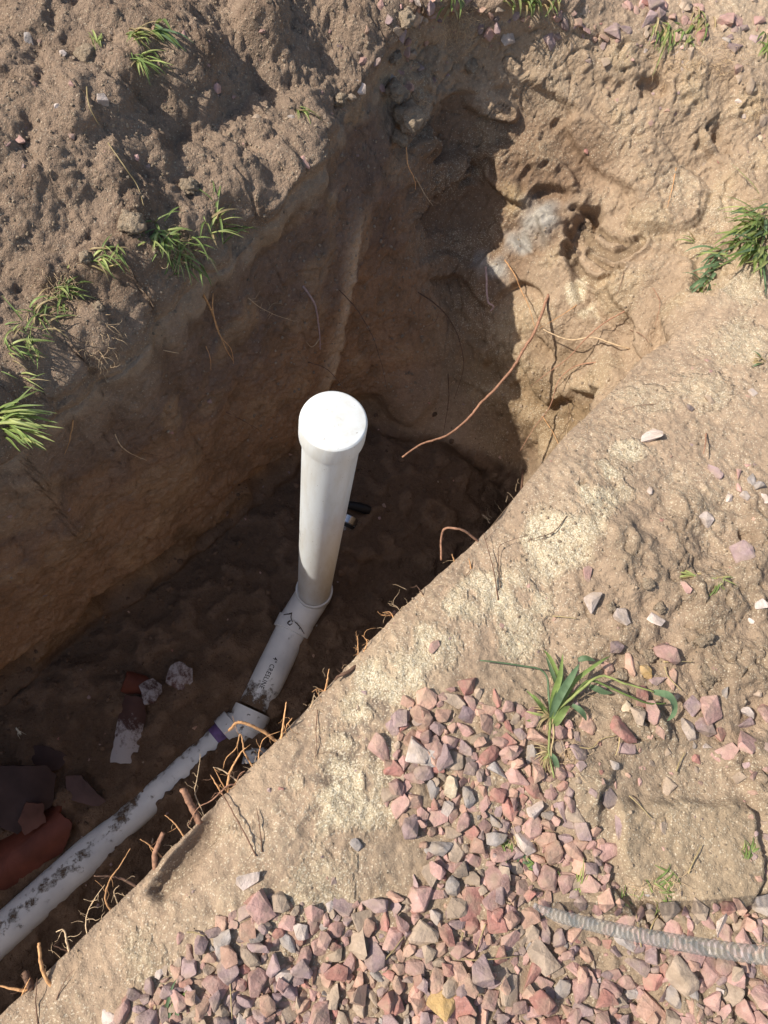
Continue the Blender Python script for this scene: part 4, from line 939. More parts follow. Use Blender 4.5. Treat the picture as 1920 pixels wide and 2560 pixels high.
clod(995, 350, 34, 'small crumbly clod below the large hanging rim clod', 1.2, 1.3)
clod(1010, 45, 38, 'upright dusty clod at the top edge left of the root tuft', .2, 1.5)
clod(985, 142, 30, 'grey clod between the top edge clod and the hanging ones', .2, 1.4)
clod(850, 250, 34, 'clod at the end of the heap next to the white grey rim stone', .2)
clod(1175, 165, 34, 'slanting clod on the boundary of sun and shade in the end wall', .0, 1.3)
clod(222, 150, 62, 'rounded clod on the spoil heap beside the whitish stone', 0)
clod(330, 560, 62, 'clod above the grass at the middle of the spoil rim', .05)
clod(215, 645, 30, 'little crumbly clod just left of the spoil rim grass', .1)
clod(245, 770, 26, 'little clod over the lower spoil rim grass', .1)
clod(470, 470, 44, 'clod on the lip above the big rim grass tuft', .1)
clod(1620, 1460, 30, 'brown dirt clod right of the pale row of stones', 0, 1, 'dirt clods on the right bank')
clod(1762, 1600, 52, 'flat dirt clod right of the large pink wedge stone', -.15, .6, 'dirt clods on the right bank')
clod(1765, 1690, 46, 'flat dirt clod above the big bright pink block', -.15, 1.2, 'dirt clods on the right bank')
clod(1650, 1520, 28, 'small dirt clod above the white mottled stone', 0, 1, 'dirt clods on the right bank')
clod(1528, 1520, 24, 'small dirt clod between the two palest stones', 0, 1, 'dirt clods on the right bank')
clod(1555, 1690, 34, 'dirt clod left of the tall salmon stone', 0, 1, 'dirt clods on the right bank')
clod(1620, 1640, 34, 'dirt clod left of the large pink wedge stone', 0, 1, 'dirt clods on the right bank')

# ================================================================ ROOTS
ED = 'roots poking over the near edge into the pit'
def root(pp, r, m, label, group='roots hanging in the trench', mode='lift', kids=0, cat='root', name='root', r1=None, z0=None):
    """pp: (x, y, v) - v is the distance in front of the soil (lift) or the drop from the first point (z)"""
    P = []
    if mode == 'z':
        x0, y0 = pp[0][:2]; h0 = hit(x0, y0)[0]; t_ = 0
        while h0.z < -.25 and t_ < 20 and group == ED: x0 += 4; y0 += 4; h0 = hit(x0, y0)[0]; t_ += 1
        h0.z -= .004; zb = h0.z if z0 is None else z0
        P = [Vector(pix(x, y, zb+v)) for (x, y, v) in pp]
        if z0 is None: P[0] = h0
    else:
        pd = None
        for (x, y, v) in pp:
            p, n, d = hit(x, y); q_ = depth(p)
            if pd is not None and abs(q_-pd) > .10: p = CAMP+(p-CAMP)*((pd+(.03 if q_ > pd else -.03))/q_); n = -d
            pd = depth(p); P.append(p+n*.3*v-d*v*.7)
    Q_ = smooth_path(P, 6, min(r*.3, .0006)); n_ = len(Q_); e = r1 if r1 else r*.35
    V, Fc = tube(Q_, [r+(e-r)*(i/(n_-1))**1.3 for i in range(n_)], 7 if r > .0012 else 5, wob=.15, seed=int(r*1e6))
    rr = random.Random(int(pp[0][0]*7+pp[0][1]))
    for k in range((kids+1)//2 if group == ED else kids):                                   # fine side rootlets stay with the root
        i = rr.randint(2, n_-2); L_ = rr.uniform(.012, .04); dv = Vector((rr.gauss(0, 1), rr.gauss(0, 1), rr.gauss(0, .7))).normalized(); q = Q_[i]; S_ = [q]
        for j in range(5): dv = (dv+Vector((rr.gauss(0, .35), rr.gauss(0, .35), rr.gauss(0, .35)))).normalized(); q = q+dv*L_/5; S_.append(q)
        v2, f2 = tube(S_, [.0005, .0004, .0004, .0003, .0003, .0002], 4); off = len(V); V += v2; Fc += [tuple(a+off for a in f) for f in f2]
    o = link(name, pyd(name, V, Fc), ROOT[m]); tag(o, label, cat, group); return o
k = 0
LW = 'roots hanging from the far trench wall'
root([(508, 735, .0), (528, 775, .012), (540, 820, .02), (560, 870, .03), (577, 897, .035)], .0027, 'orange', 'orange root hanging below the big grass tuft of the heap, thickest of a pair', LW, kids=5)
root([(532, 733, .0), (530, 775, .016), (549, 835, .024), (568, 872, .034), (583, 902, .04)], .0016, 'orange', 'thin orange root twisted round the thicker one below the big grass tuft', LW, kids=2)
root([(757, 715, .0), (785, 760, .012), (796, 810, .02), (797, 850, .028), (797, 868, .03)], .0033, 'pink', 'greyish pink root with an orange hooked end above the white cap', LW, kids=4)
root([(797, 845, .026), (785, 858, .03), (772, 861, .032), (764, 850, .034)], .0016, 'pale', 'pale hook shaped root tip above the white cap', LW, kids=0)
root([(515, 865, .0), (524, 895, .012), (525, 927, .016)], .0012, 'orange', 'short thin orange root left of the hanging pair end', LW)
root([(183, 1050, .0), (172, 1098, .02), (157, 1132, .03)], .0016, 'orange', 'short orange root on the wall below the left edge grass', LW)
root([(287, 1085, .0), (300, 1115, .014), (332, 1132, .02), (363, 1149, .026)], .0014, 'pale', 'pale wavy root in the middle of the left wall', LW, kids=1)
root([(340, 1123, .004), (372, 1133, .01), (403, 1138, .014)], .0008, 'brown', 'faint brown rootlet right of the pale wavy root', LW)
root([(610, 735, .0), (640, 762, .01), (665, 779, .016), (692, 786, .018), (720, 798, .02), (734, 804, .022)], .0010, 'pale', 'fine branched pale root between the orange pair and the hooked root', LW, kids=8)
root([(665, 779, .016), (680, 756, .018), (703, 757, .02)], .0008, 'pale', 'fine upper twig of the branched pale root', LW, kids=2)
root([(848, 725, .0), (888, 768, .02), (915, 810, .03), (935, 850, .04), (958, 925, .05), (967, 976, .055)], .0016, 'brown', 'long thin brown root curving down the wall to the right of the hooked one', LW, kids=2)
root([(1010, 300, .02), (1018, 345, .035), (1014, 400, .04), (1032, 440, .05), (1037, 466, .055)], .0021, 'orange', 'orange brown root dangling from the largest hanging rim clod', LW, kids=7)
root([(1038, 442, .0), (1060, 480, .02), (1083, 515, .03)], .0018, 'pale', 'straight pale root just below the dangling clod root', LW, kids=3)
root([(1073, 412, .0), (1070, 445, .012)], .0011, 'pale', 'short upright pale rootlet beside the corner of the trench', LW)
root([(408, 875, .002), (445, 881, .012)], .0012, 'pale', 'small pale straw like rootlet on the dark wall', LW)
root([(565, 1030, .0), (600, 1050, .02), (643, 1070, .03)], .0017, 'brown', 'dark forked root on the wall left of the cap', LW, kids=2)
root([(1045, 730, .0), (1090, 765, .03), (1132, 805, .04), (1155, 850, .05), (1160, 925, .05), (1138, 995, .06)], .0022, 'brown', 'long dim root curving down in the shaded corner of the trench', LW, kids=3)
root([(1097, 785, .02), (1080, 806, .03), (1043, 825, .03)], .0011, 'brown', 'dim side root crossing the shaded corner', LW)
root([(1120, 935, .0), (1121, 1000, .02), (1110, 1085, .03)], .0018, 'brown', 'dim nearly straight root above the big root tip', LW)
root([(770, 905, .0), (820, 925, .02), (862, 975, .03)], .0014, 'brown', 'dark root on the wall just above the white cap', LW)
EW = 'roots sticking out of the sunlit end wall'
root([(1214, 668, .004), (1213, 700, .03), (1223, 745, .045), (1233, 760, .05), (1233, 783, .055)], .0036, 'pink', 'smooth pinkish white root hanging at the boundary of sun and shade', EW, r1=.0025)
zz = hit(1368, 742)[0].z
root([(1372, 735, .0), (1352, 790, .01), (1335, 832, .0), (1308, 875, -.02), (1282, 920, -.03), (1240, 970, -.04), (1200, 1010, -.045), (1172, 1045, -.05), (1122, 1086, -.05), (1085, 1100, -.05), (1050, 1112, -.055), (1005, 1143, -.06)], .0048, 'red', 'longest thick red root arching from the end wall out over the pit', EW, mode='z', kids=3, r1=.0028)
root([(1262, 650, .0), (1285, 690, .03), (1305, 735, .04), (1320, 775, .05), (1340, 812, .06)], .0021, 'orange', 'straight orange root slanting down to the longest red root', EW, kids=3)
root([(1575, 872, .0), (1530, 858, .03), (1480, 845, .05), (1430, 842, .07), (1368, 833, .09)], .0026, 'pale', 'pale orange root lying nearly level across the end wall', EW, kids=3, r1=.0016)
root([(1562, 778, .0), (1505, 815, .03), (1470, 845, .06), (1435, 885, .08), (1385, 935, .10), (1345, 966, .12)], .0023, 'red', 'thin red root crossing under the pale level one', EW, kids=2)
root([(1490, 905, .0), (1440, 920, .03), (1405, 955, .05), (1375, 1015, .07), (1335, 1070, .08), (1300, 1127, .10)], .0019, 'red', 'lower thin red root running down towards the dark boundary', EW, kids=3)
root([(1442, 762, .0), (1405, 785, .03), (1352, 815, .05)], .0014, 'orange', 'short orange root joining the longest red one at the fork', EW, kids=1)
root([(1405, 975, .0), (1424, 1028, .02), (1415, 1082, .03)], .0012, 'brown', 'thin dark root hanging low on the end wall', EW, kids=1)
root([(1355, 1040, .0), (1385, 1082, .02), (1407, 1136, .03)], .0013, 'orange', 'thin orange rootlet at the foot of the lit wall', EW, kids=2)
root([(1632, 720, .0), (1648, 760, .02), (1634, 815, .03)], .0012, 'red', 'thin red rootlet where the end wall meets the near bank', EW, kids=3)
root([(1690, 420, .003), (1680, 470, .01), (1668, 520, .006)], .0014, 'orange', 'thin root lying on the pale slope above the grass clump', EW, kids=3)
root([(1575, 825, .0), (1605, 835, .02), (1620, 858, .02)], .0011, 'red', 'curled thin rootlet right of the pale level root', EW)
root([(1560, 680, .0), (1548, 720, .012), (1540, 742, .01)], .0010, 'brown', 'dark rootlet above the level root', EW)
root([(1430, 1045, .0), (1458, 1065, .02), (1470, 1095, .02)], .0010, 'pale', 'fine pale rootlet arching on the rolled edge', EW)
NBK = 'twigs and roots lying on the near bank'
root([(1308, 1172, .012), (1306, 1215, .012), (1302, 1262, .008)], .0042, 'brown', 'thick brown stub lying upright on the bank below the lit wall', NBK, r1=.0036)
root([(1765, 1085, .004), (1762, 1110, .03), (1752, 1142, .035)], .0024, 'red', 'short reddish twig standing on the right bank', NBK)
root([(1245, 1500, .002), (1236, 1440, .012), (1222, 1380, .02), (1208, 1332, .03)], .0015, 'brown', 'long thin brown twig on the near bank above the pale sand', NBK, kids=2)
root([(1250, 1470, .003), (1247, 1400, .01), (1247, 1370, .02), (1280, 1352, .02), (1315, 1342, .02)], .0010, 'brown', 'forked thin dark twig right of the long brown one', NBK, kids=2)
root([(1418, 1290, .003), (1385, 1330, .01), (1345, 1345, .012), (1320, 1350, .01)], .0011, 'brown', 'thin crooked twig at the top of the near bank', NBK, kids=3)
root([(1640, 1010, .002), (1585, 1018, .008), (1535, 1035, .006)], .0009, 'brown', 'fine branching root hair on the upper right bank', NBK, kids=6)
root([(640, 2140, .002), (615, 2090, .012), (585, 2030, .014), (565, 2000, .012), (540, 1960, .02), (525, 1935, .03)], .0014, 'brown', 'long thin brown root curving over the near bank beside the groove', NBK, kids=3)
root([(655, 2130, .002), (650, 2060, .008), (642, 2020, .006)], .0012, 'brown', 'dark straight root right of the long curving one', NBK)
root([(795, 1775, .004), (793, 1830, .012), (793, 1860, .008), (787, 1900, .004)], .0010, 'brown', 'fine dark root on the rim by the pale sand', NBK, kids=3)
root([(1165, 1320+120, .004), (1180, 1420, .008)], .0008, 'brown', 'tiny root hair on the near bank', NBK)
root([(95, 2560, .002), (92, 2500, .01), (98, 2450, .02)], .0013, 'brown', 'thin upright root at the bottom left corner', NBK)
root([(140, 2500, .002), (165, 2450, .008), (190, 2425, .01)], .0008, 'brown', 'fine root hair near the bottom left corner', NBK)
ED = 'roots poking over the near edge into the pit'
def edge(pp, r, m, label, kids=0, r1=None): return root(pp, r, m, label, ED, mode='z', kids=kids, r1=r1)
edge([(1190, 1345, 0), (1165, 1330, .03), (1140, 1321, .04), (1112, 1322, .03), (1103, 1345, .0), (1103, 1400, -.03)], .0027, 'red', 'red root looping over the edge right of the standpipe', 4, .0022)
edge([(688, 1850, 0), (663, 1832, .01), (630, 1815, .02), (605, 1806, .02), (590, 1808, .015), (572, 1826, .0)], .0033, 'orange', 'thick orange root arching over the edge in front of the wye fitting', 5, .0024)
edge([(698, 1845, 0), (708, 1810, .02), (716, 1755, .04)], .0026, 'orange', 'upright orange root beside the thick arching one', 1)
edge([(707, 1830, 0), (718, 1812, .02), (731, 1795, .03)], .0018, 'orange', 'shorter orange sprout right of the upright root', 6)
edge([(492, 2050, 0), (480, 2018, .01), (466, 1990, .02), (456, 1972, .025)], .0066, 'red', 'thickest cut red brown root stub over the small pipe', 2, .006)
edge([(378, 2165, 0), (388, 2130, .015), (408, 2082, .025)], .0052, 'red', 'cut red root stub pointing up beside the groove', 1, .004)
edge([(395, 2135, 0), (372, 2112, .01), (350, 2098, .015)], .0016, 'orange', 'thin orange root left of the cut red stub', 1)
edge([(333, 2210, 0), (300, 2195, .01), (262, 2190, .02), (235, 2190, .025)], .0026, 'brown', 'dark brown level root over the white buried pipe', 3)
edge([(272, 2275, 0), (263, 2245, .01), (275, 2200, .02), (300, 2165, .02), (326, 2121, .03)], .0018, 'orange', 'bent orange root crossing the dark level one', 6)
edge([(212, 2335, 0), (215, 2300, .01), (228, 2260, .015), (262, 2212, .02)], .0011, 'pale', 'wispy pale root in front of the buried pipe', 12)
edge([(286, 2255, 0), (285, 2230, .01), (298, 2213, .015)], .0012, 'pale', 'short pale sprout right of the wispy root', 4)
edge([(127, 2468, 0), (107, 2430, .01), (100, 2390, .02), (97, 2357, .025)], .0032, 'orange', 'upright orange root near the lower left corner', 0, .0024)
edge([(167, 2380, 0), (166, 2350, .015), (158, 2325, .02), (140, 2330, .02)], .0019, 'pale', 'hooked pale root near the lower left corner', 5)
edge([(165, 2373, 0), (150, 2370, .01), (130, 2362, .015)], .0016, 'brown', 'short brown root below the hooked pale one', 1)
edge([(78, 2472, 0), (70, 2450, .01), (62, 2430, .015)], .0062, 'brown', 'splintered brown root stump at the lower left edge', 8, .005)
edge([(70, 2478, 0), (35, 2472, .005), (-5, 2464, .01)], .0030, 'orange', 'orange root running out of the picture at the lower left', 0)
edge([(52, 2492, 0), (65, 2465, .015), (75, 2445, .02)], .0013, 'orange', 'thin orange root crossing the splintered stump', 0)
edge([(452, 2085, 0), (440, 2062, .01), (425, 2048, .015), (412, 2038, .02)], .0015, 'orange', 'thin curved root between the two cut stubs', 1)
edge([(490, 2020, 0), (488, 1985, .01), (492, 1950, .02), (500, 1900, .025), (500, 1885, .03)], .0012, 'pale', 'tall wispy pale root left of the root tangle', 14)
edge([(580, 1950, 0), (568, 1965, .008), (530, 2000, .01), (495, 2020, .012), (470, 2065, .01)], .0016, 'red', 'red root running along the edge below the tangle', 3)
edge([(560, 1978, 0), (572, 1940, .012), (580, 1920, .02), (600, 1885, .03), (613, 1870, .035)], .0026, 'orange', 'main orange stem of the root tangle', 10)
edge([(560, 1975, 0), (548, 1945, .012), (535, 1920, .02)], .0013, 'orange', 'slanting orange root left in the tangle', 3)
edge([(553, 1985, 0), (540, 1960, .01), (527, 1938, .015)], .0018, 'orange', 'yellowish orange root at the left of the tangle', 2)
edge([(625, 1910, 0), (612, 1885, .01), (606, 1850, .02), (600, 1836, .025), (590, 1870, .02), (566, 1895, .01), (558, 1920, .0)], .0017, 'orange', 'arched orange root at the top of the tangle', 5)
edge([(575, 1935, .0), (555, 1925, .01), (533, 1918, .02)], .0015, 'pale', 'short pale level root in the tangle', 1)
edge([(640, 1900, 0), (650, 1870, .01), (662, 1845, .02), (700, 1828, .02)], .0010, 'orange', 'fine looping rootlet below the thick arching root', 5)
edge([(588, 1960, 0), (600, 1935, .01), (612, 1928, .02)], .0014, 'red', 'little red sprout right of the tangle stem', 4)
edge([(775, 1775, 0), (782, 1750, .01), (786, 1733, .02)], .0011, 'pale', 'fine pale sprout at the middle of the edge', 9)
edge([(812, 1730, 0), (818, 1700, .015), (823, 1672, .02)], .0018, 'orange', 'upright orange sprout at the middle of the edge', 4)
edge([(812, 1728, 0), (795, 1722, .01), (780, 1730, .015)], .0013, 'orange', 'level orange twig joining the upright sprout', 1)
edge([(890, 1665, .0), (870, 1680, .01), (845, 1692, .012), (838, 1700, .01)], .0042, 'brown', 'dark brown thick root piece along the edge', 9, .002)
edge([(895, 1640, 0), (895, 1610, .015), (893, 1588, .02)], .0015, 'orange', 'thin upright orange root above the dark thick piece', 10)
edge([(908, 1632, 0), (918, 1605, .012), (905, 1588, .02)], .0012, 'orange', 'hooked orange rootlet beside the thin upright one', 6)
edge([(985, 1545, 0), (975, 1530, .01), (957, 1532, .015)], .0013, 'orange', 'orange rootlet at the upper middle edge', 8)
edge([(1003, 1530, 0), (990, 1515, .01), (970, 1508, .015)], .0010, 'pale', 'fine pale rootlet at the upper middle edge', 6)
edge([(1062, 1490, 0), (1050, 1475, .01), (1040, 1463, .015)], .0014, 'brown', 'short brown rootlet above the upper middle edge', 2)
edge([(1138, 1405, 0), (1130, 1385, .012)], .0022, 'orange', 'short orange stub on the edge near the looping root', 0)
edge([(1180, 1425, .004), (1172, 1395, .015)], .0020, 'orange', 'short slanting stub on the bank near the looping root', 0)
# fine root hairs all along the edge (beyond counting)
V = []; Fc = []; rr = random.Random(77)
for t in range(130):
    s = rr.uniform(-1.0, 1.45); b_ = .075+rr.gauss(0, .012)-(.02 if rr.random() < .3 else 0); x, y = sb2xy(s, b_); p = down(x, y)
    if p.z < -.35: p.z = rr.uniform(-.1, -.02)
    dv = Vector((-SN*.8, CS*.8, rr.uniform(-.3, .7)))+Vector((rr.gauss(0, .5), rr.gauss(0, .5), 0)); dv.normalize(); L_ = rr.uniform(.008, .035); q = p; S_ = [q]
    for j in range(6): dv = (dv+Vector((rr.gauss(0, .35), rr.gauss(0, .35), rr.gauss(0, .3)))).normalized(); q = q+dv*L_/6; S_.append(q)
    rad = rr.uniform(.0003, .0006); v2, f2 = tube(S_, [rad*(1-.1*i) for i in range(7)], 4); off = len(V); V += v2; Fc += [tuple(a+off for a in f) for f in f2]
for (cx, cy, w_, h_, n_) in ((1800, 150, 90, 60, 260), (1160, 60, 40, 60, 200), (1040, 250, 25, 40, 60), (1690, 170, 60, 40, 120), (440, 620, 40, 50, 140), (150, 720, 60, 60, 120), (1900, 260, 40, 40, 90), (260, 870, 40, 60, 60), (1760, 590, 40, 30, 60), (1420, 1740, 50, 60, 110), (1410, 1900, 40, 70, 120), (1290, 2090, 50, 30, 60), (1640, 2210, 60, 20, 60), (1120, 70, 40, 40, 60)):
    for t in range(n_):
        x, y = rr.gauss(cx, w_*.5), rr.gauss(cy, h_*.5); p, n, d = hit(x, y); dv = (n*.6+Vector((rr.gauss(0, .6), rr.gauss(0, .6), rr.gauss(-.3, .5)))).normalized(); L_ = rr.uniform(.015, .05); q = p; S_ = [q]
        for j in range(6): dv = (dv+Vector((rr.gauss(0, .4), rr.gauss(0, .4), rr.gauss(-.1, .4)))).normalized(); q = q+dv*L_/6; S_.append(q)
        v2, f2 = tube(S_, [.0005*(1-.1*i) for i in range(7)], 4); off = len(V); V += v2; Fc += [tuple(a+off for a in f) for f in f2]
o = link('root_hairs', pyd('root_hairs', V, Fc), ROOT['pale']); tag(o, 'hair fine pale roots along the trench edges and under the grass', 'root hairs', kind='stuff')

# ================================================================ GRASS
def blade_mesh(P, w, fold=.25, name='blade', tip=.15):
    P = smooth_path(P, 4); n = len(P); V = []; Fc = []
    for i, p in enumerate(P):
        t = (P[min(i+1, n-1)]-P[max(i-1, 0)]).normalized(); u = t.cross(Vector((.13, .1, 1))).normalized(); nn = u.cross(t).normalized()
        f = i/(n-1); ww = w*(.55+.45*min(1, f*4))*(1-max(0, (f-.45)/.55)**1.6)+w*.03
        V += [p-u*ww/2, p-nn*ww*fold, p+u*ww/2]
    for i in range(n-1): a = i*3; Fc += [(a, a+1, a+4, a+3), (a+1, a+2, a+5, a+4)]
    return pyd(name, V, Fc)
def tuft(px, py, n, size, dirdeg, spread, label, wpx=5, mats_=(GREEN, GREEN, LIME, STRAW), droop=.4, area=10, up=.6, group='grass tufts on the trench rims', name='grass_tuft', rise=1.):
    p0, n0, d0 = hit(px, py); e = empty(name, p0); tag(e, label, 'grass', group); rr = random.Random(px*3+py)
    for i in range(int(n*1.5) if py < 900 and px < 600 else n):
        x, y = px+rr.gauss(0, area), py+rr.gauss(0, area); p, nn, d = hit(x, y)
        if (p-p0).length > .15: p = p0+Vector((rr.gauss(0, .01), rr.gauss(0, .01), 0))
        a = math.radians(dirdeg+rr.gauss(0, spread)); L_ = size*(1.45 if py < 900 and px < 600 else 1)*depth(p)/F*rr.uniform(.45, 1.1)
        h = Vector((math.cos(a), math.sin(a), 0)); dv = (h*(1-up*.5)+Vector((0, 0, up*rr.uniform(.3, 1.2)))).normalized(); q = p-dv*.004; S_ = [q]; k = 4
        for j in range(k): q = q+dv*L_/k; dv = (dv+Vector((rr.gauss(0, .09), rr.gauss(0, .09), -droop*rr.uniform(.5, 1.3)))).normalized(); S_.append(q)
        m = rr.choice(mats_); me = blade_mesh(S_, wpx*depth(p)/F*rr.uniform(.5, 1.05)); o = link('blade', me, m, e)
    return e
tuft(10, 1040, 22, 130, -8, 14, 'long bright green grass drooping over the wall at the left edge, upper half', 8, droop=.22, area=14, mats_=(GREEN, GREEN, GREEN, LIME))
tuft(12, 1072, 16, 150, -22, 12, 'long green grass drooping over the wall at the left edge, lower half', 9, droop=.2, area=14, mats_=(GREEN, GREEN, LIME))
tuft(60, 940, 6, 90, -20, 20, 'few thin blades above the long left edge grass', 5, droop=.25, area=20, mats_=(LIME, GREEN, STRAW))
tuft(50, 860, 18, 52, -20, 60, 'short grass patch on the heap rim just above the long left edge grass', 6, area=24)
tuft(110, 790, 22, 55, -10, 70, 'grass patch with straw bits on the heap rim, second from the left edge', 6, area=26)
tuft(160, 725, 20, 55, 30, 55, 'upright green grass on the heap rim below the little clods', 7, area=14, mats_=(GREEN, GREEN, LIME))
tuft(240, 650, 12, 55, -20, 40, 'sparse grass lying along the heap rim left of the rounded clod', 6, area=14)
tuft(290, 620, 8, 45, -70, 30, 'few short blades under the rounded rim clod', 5, area=10)
tuft(400, 590, 28, 62, -60, 70, 'green grass between the two rounded rim clods', 7, area=18, mats_=(GREEN, GREEN, LIME))
tuft(470, 640, 22, 75, -90, 50, 'grass with hanging straw and roots at the lip of the heap', 6, area=22, droop=.5)
tuft(545, 560, 26, 75, 60, 80, 'biggest spiky green grass tuft on the heap lip at the right', 6, area=20, droop=.3)
tuft(335, 85, 14, 55, -15, 25, 'short green grass bits near the top of the spoil heap', 6, area=8, droop=.3)
tuft(385, 70, 5, 90, -50, 12, 'broad green blades lying on the spoil heap near its top', 12, area=6, droop=.3, mats_=(GREEN, BLUEG))
tuft(345, 150, 14, 60, -35, 30, 'green grass bits in the shaded furrow of the heap', 6, area=14, droop=.4)
tuft(238, 115, 6, 40, 100, 25, 'few lime blades on the upper heap', 6, area=8, mats_=(LIME,))
tuft(745, 275, 9, 75, -35, 22, 'thin grass sprig at the right end of the heap', 4, area=6, mats_=(LIME, STRAW, GREEN))
tuft(1130, 0, 16, 55, -90, 40, 'grass at the top edge over the shaded rim, with hanging roots', 7, area=18, droop=.6)
tuft(1270, -5, 9, 50, -70, 40, 'grass at the top edge in the middle of the shaded rim', 7, area=10, droop=.6)
tuft(1330, -5, 22, 65, -80, 35, 'denser grass at the top edge right of the middle one', 7, area=16, droop=.6)
tuft(1385, 0, 10, 50, -90, 30, 'small grass tuft at the top edge above the mauve grey stone', 6, area=8, droop=.6)
tuft(1665, 70, 18, 95, -108, 14, 'straw and green grass hanging from the sunlit rim', 6, area=14, droop=.55, mats_=(LIME, STRAW, GREEN))
tuft(1745, 45, 20, 85, -105, 20, 'straw tuft hanging from the sunlit rim right of the first', 6, area=14, droop=.55, mats_=(STRAW, STRAW, LIME, GREEN))
tuft(1715, 90, 16, 60, -120, 40, 'green grass under the hanging straw tufts of the rim', 6, area=18, mats_=(GREEN, LIME))
tuft(1915, 100, 16, 70, -110, 25, 'green grass cut by the right edge near the top', 8, area=10, mats_=(GREEN, GREEN, LIME))
tuft(1905, 560, 36, 150, -150, 22, 'dense grass clump reaching down from the right edge, upper part', 9, area=22, droop=.22, mats_=(GREEN, GREEN, BLUEG, LIME), group='right edge grass clump')
tuft(1890, 610, 34, 190, -138, 18, 'long leafy runners of the right edge grass clump', 10, area=18, droop=.16, mats_=(GREEN, GREEN, BLUEG, LIME), group='right edge grass clump')
tuft(1900, 530, 14, 130, -165, 30, 'straw stems on top of the right edge grass clump', 4, area=18, droop=.25, mats_=(STRAW, LIME), group='right edge grass clump')
tuft(1830, 610, 16, 120, -125, 30, 'leafy runners between the right edge clump and its fan', 9, area=16, droop=.2, mats_=(GREEN, BLUEG, LIME), group='right edge grass clump')
tuft(1795, 650, 16, 95, -125, 45, 'leaf fan at the tip of the right edge runners', 9, area=12, mats_=(GREEN, BLUEG), group='right edge grass clump')
tuft(1765, 700, 16, 90, -120, 45, 'lowest leaf fan of the right edge runners', 9, area=8, mats_=(GREEN, BLUEG), group='right edge grass clump')
tuft(1740, 605, 3, 50, 170, 20, 'single fallen green blade left of the right edge clump', 7, area=3)
tuft(1905, 905, 8, 50, 180, 40, 'brown dry grass at the right edge of the bank', 5, area=8, mats_=(STRAW, BLUEG))
tuft(1735, 1440, 9, 70, 175, 14, 'dry green straw bits lying in the cloddy dirt, left one', 5, area=6, up=.15, mats_=(STRAW, LIME), group='loose dry grass on the near bank')
tuft(1800, 1455, 12, 60, 10, 70, 'dry grass crown lying in the cloddy dirt, right one', 5, area=8, up=.25, mats_=(STRAW, LIME, GREEN), group='loose dry grass on the near bank')
tuft(1275, 2115, 16, 50, -45, 60, 'small green tuft growing through the gravel, upper', 6, area=12, group='green tufts in the gravel')
tuft(1310, 2165, 16, 50, 0, 80, 'small dark green tuft right of the pink oval stone', 8, area=14, mats_=(BLUEG, GREEN), group='green tufts in the gravel')
tuft(1440, 2235, 8, 100, 65, 14, 'pale folded grass leaf standing in the gravel above the hose shadow', 8, area=8, mats_=(LIME, LIME, STRAW), droop=.12, group='green tufts in the gravel')
tuft(1400, 2215, 8, 60, 140, 25, 'green strands left of the pale folded leaf', 5, area=6, mats_=(GREEN, LIME), group='green tufts in the gravel')
tuft(1660, 2235, 26, 60, 20, 80, 'bright mossy green grass patch under the hose shadow', 5, area=26, mats_=(LIME, GREEN, GREEN), group='green tufts in the gravel')
tuft(1560, 2245, 10, 45, 20, 50, 'thin green strands left of the mossy patch', 4, area=12, mats_=(LIME, GREEN), group='green tufts in the gravel')
tuft(1870, 2140, 10, 55, 60, 50, 'small green sprig right of the hard slab', 6, area=8, mats_=(GREEN, LIME), group='green tufts in the gravel')
tuft(425, 2545, 16, 90, 85, 14, 'blue green upright grass at the bottom edge left', 8, area=12, mats_=(GREEN, BLUEG), group='green tufts in the gravel')
tuft(385, 2560, 6, 60, 95, 14, 'few short blades left of the bottom edge grass', 6, area=8, mats_=(GREEN, STRAW), group='green tufts in the gravel')
# the uprooted weed
wp, wn, wd_ = hit(1378, 1795); weed = empty('weed', wp); tag(weed, 'uprooted green weed with long folded stems lying on the gravel', 'weed')
def wl(pts, w_, m, nm='leaf', fold=.2):
    P = []
    for (x, y, v) in pts: p, n, d = hit(x, y); P.append(p-d*(v+.006))
    return link(nm, blade_mesh(P, w_, fold, nm), m, weed)
def ws(pts, r, m, nm='stem'):
    P = []
    for (x, y, v) in pts: p, n, d = hit(x, y); P.append(p-d*(v+.006))
    Q_ = smooth_path(P, 5, r*.2); link(nm, pyd(nm, *tube(Q_, [r*(1-.5*i/len(Q_)) for i in range(len(Q_))], 7)), m, weed)
ws([(1378, 1790, .01), (1372, 1740, .02), (1360, 1680, .03), (1290, 1662, .035), (1200, 1651, .02)], .0026, BLUEG)
ws([(1382, 1785, .01), (1440, 1735, .03), (1500, 1690, .05), (1560, 1708, .05), (1635, 1730, .045)], .0032, LIME)
ws([(1385, 1790, .01), (1440, 1730, .02), (1478, 1702, .035), (1560, 1735, .03), (1620, 1758, .02), (1665, 1758, .02)], .0030, GREEN)
ws([(1376, 1795, .008), (1374, 1840, .012), (1372, 1880, .012), (1385, 1945, .008)], .0030, LIME)
ws([(1382, 1795, .008), (1384, 1840, .014), (1378, 1880, .012), (1380, 1930, .006)], .0022, STRAW)
wl([(1635, 1730, .045), (1670, 1738, .05), (1686, 1760, .045), (1684, 1785, .03), (1668, 1802, .01)], .016, BLUEG)
wl([(1378, 1790, .01), (1385, 1740, .03), (1400, 1690, .045), (1407, 1635, .05)], .013, GREEN)
wl([(1380, 1790, .01), (1400, 1740, .04), (1430, 1690, .05), (1448, 1660, .05)], .015, BLUEG)
wl([(1378, 1795, .01), (1392, 1750, .025), (1402, 1720, .03), (1405, 1660, .03)], .016, BLUEG)
wl([(1380, 1800, .01), (1400, 1760, .02), (1412, 1740, .02), (1440, 1700, .03), (1500, 1655, .03), (1525, 1640, .02)], .010, GREEN)
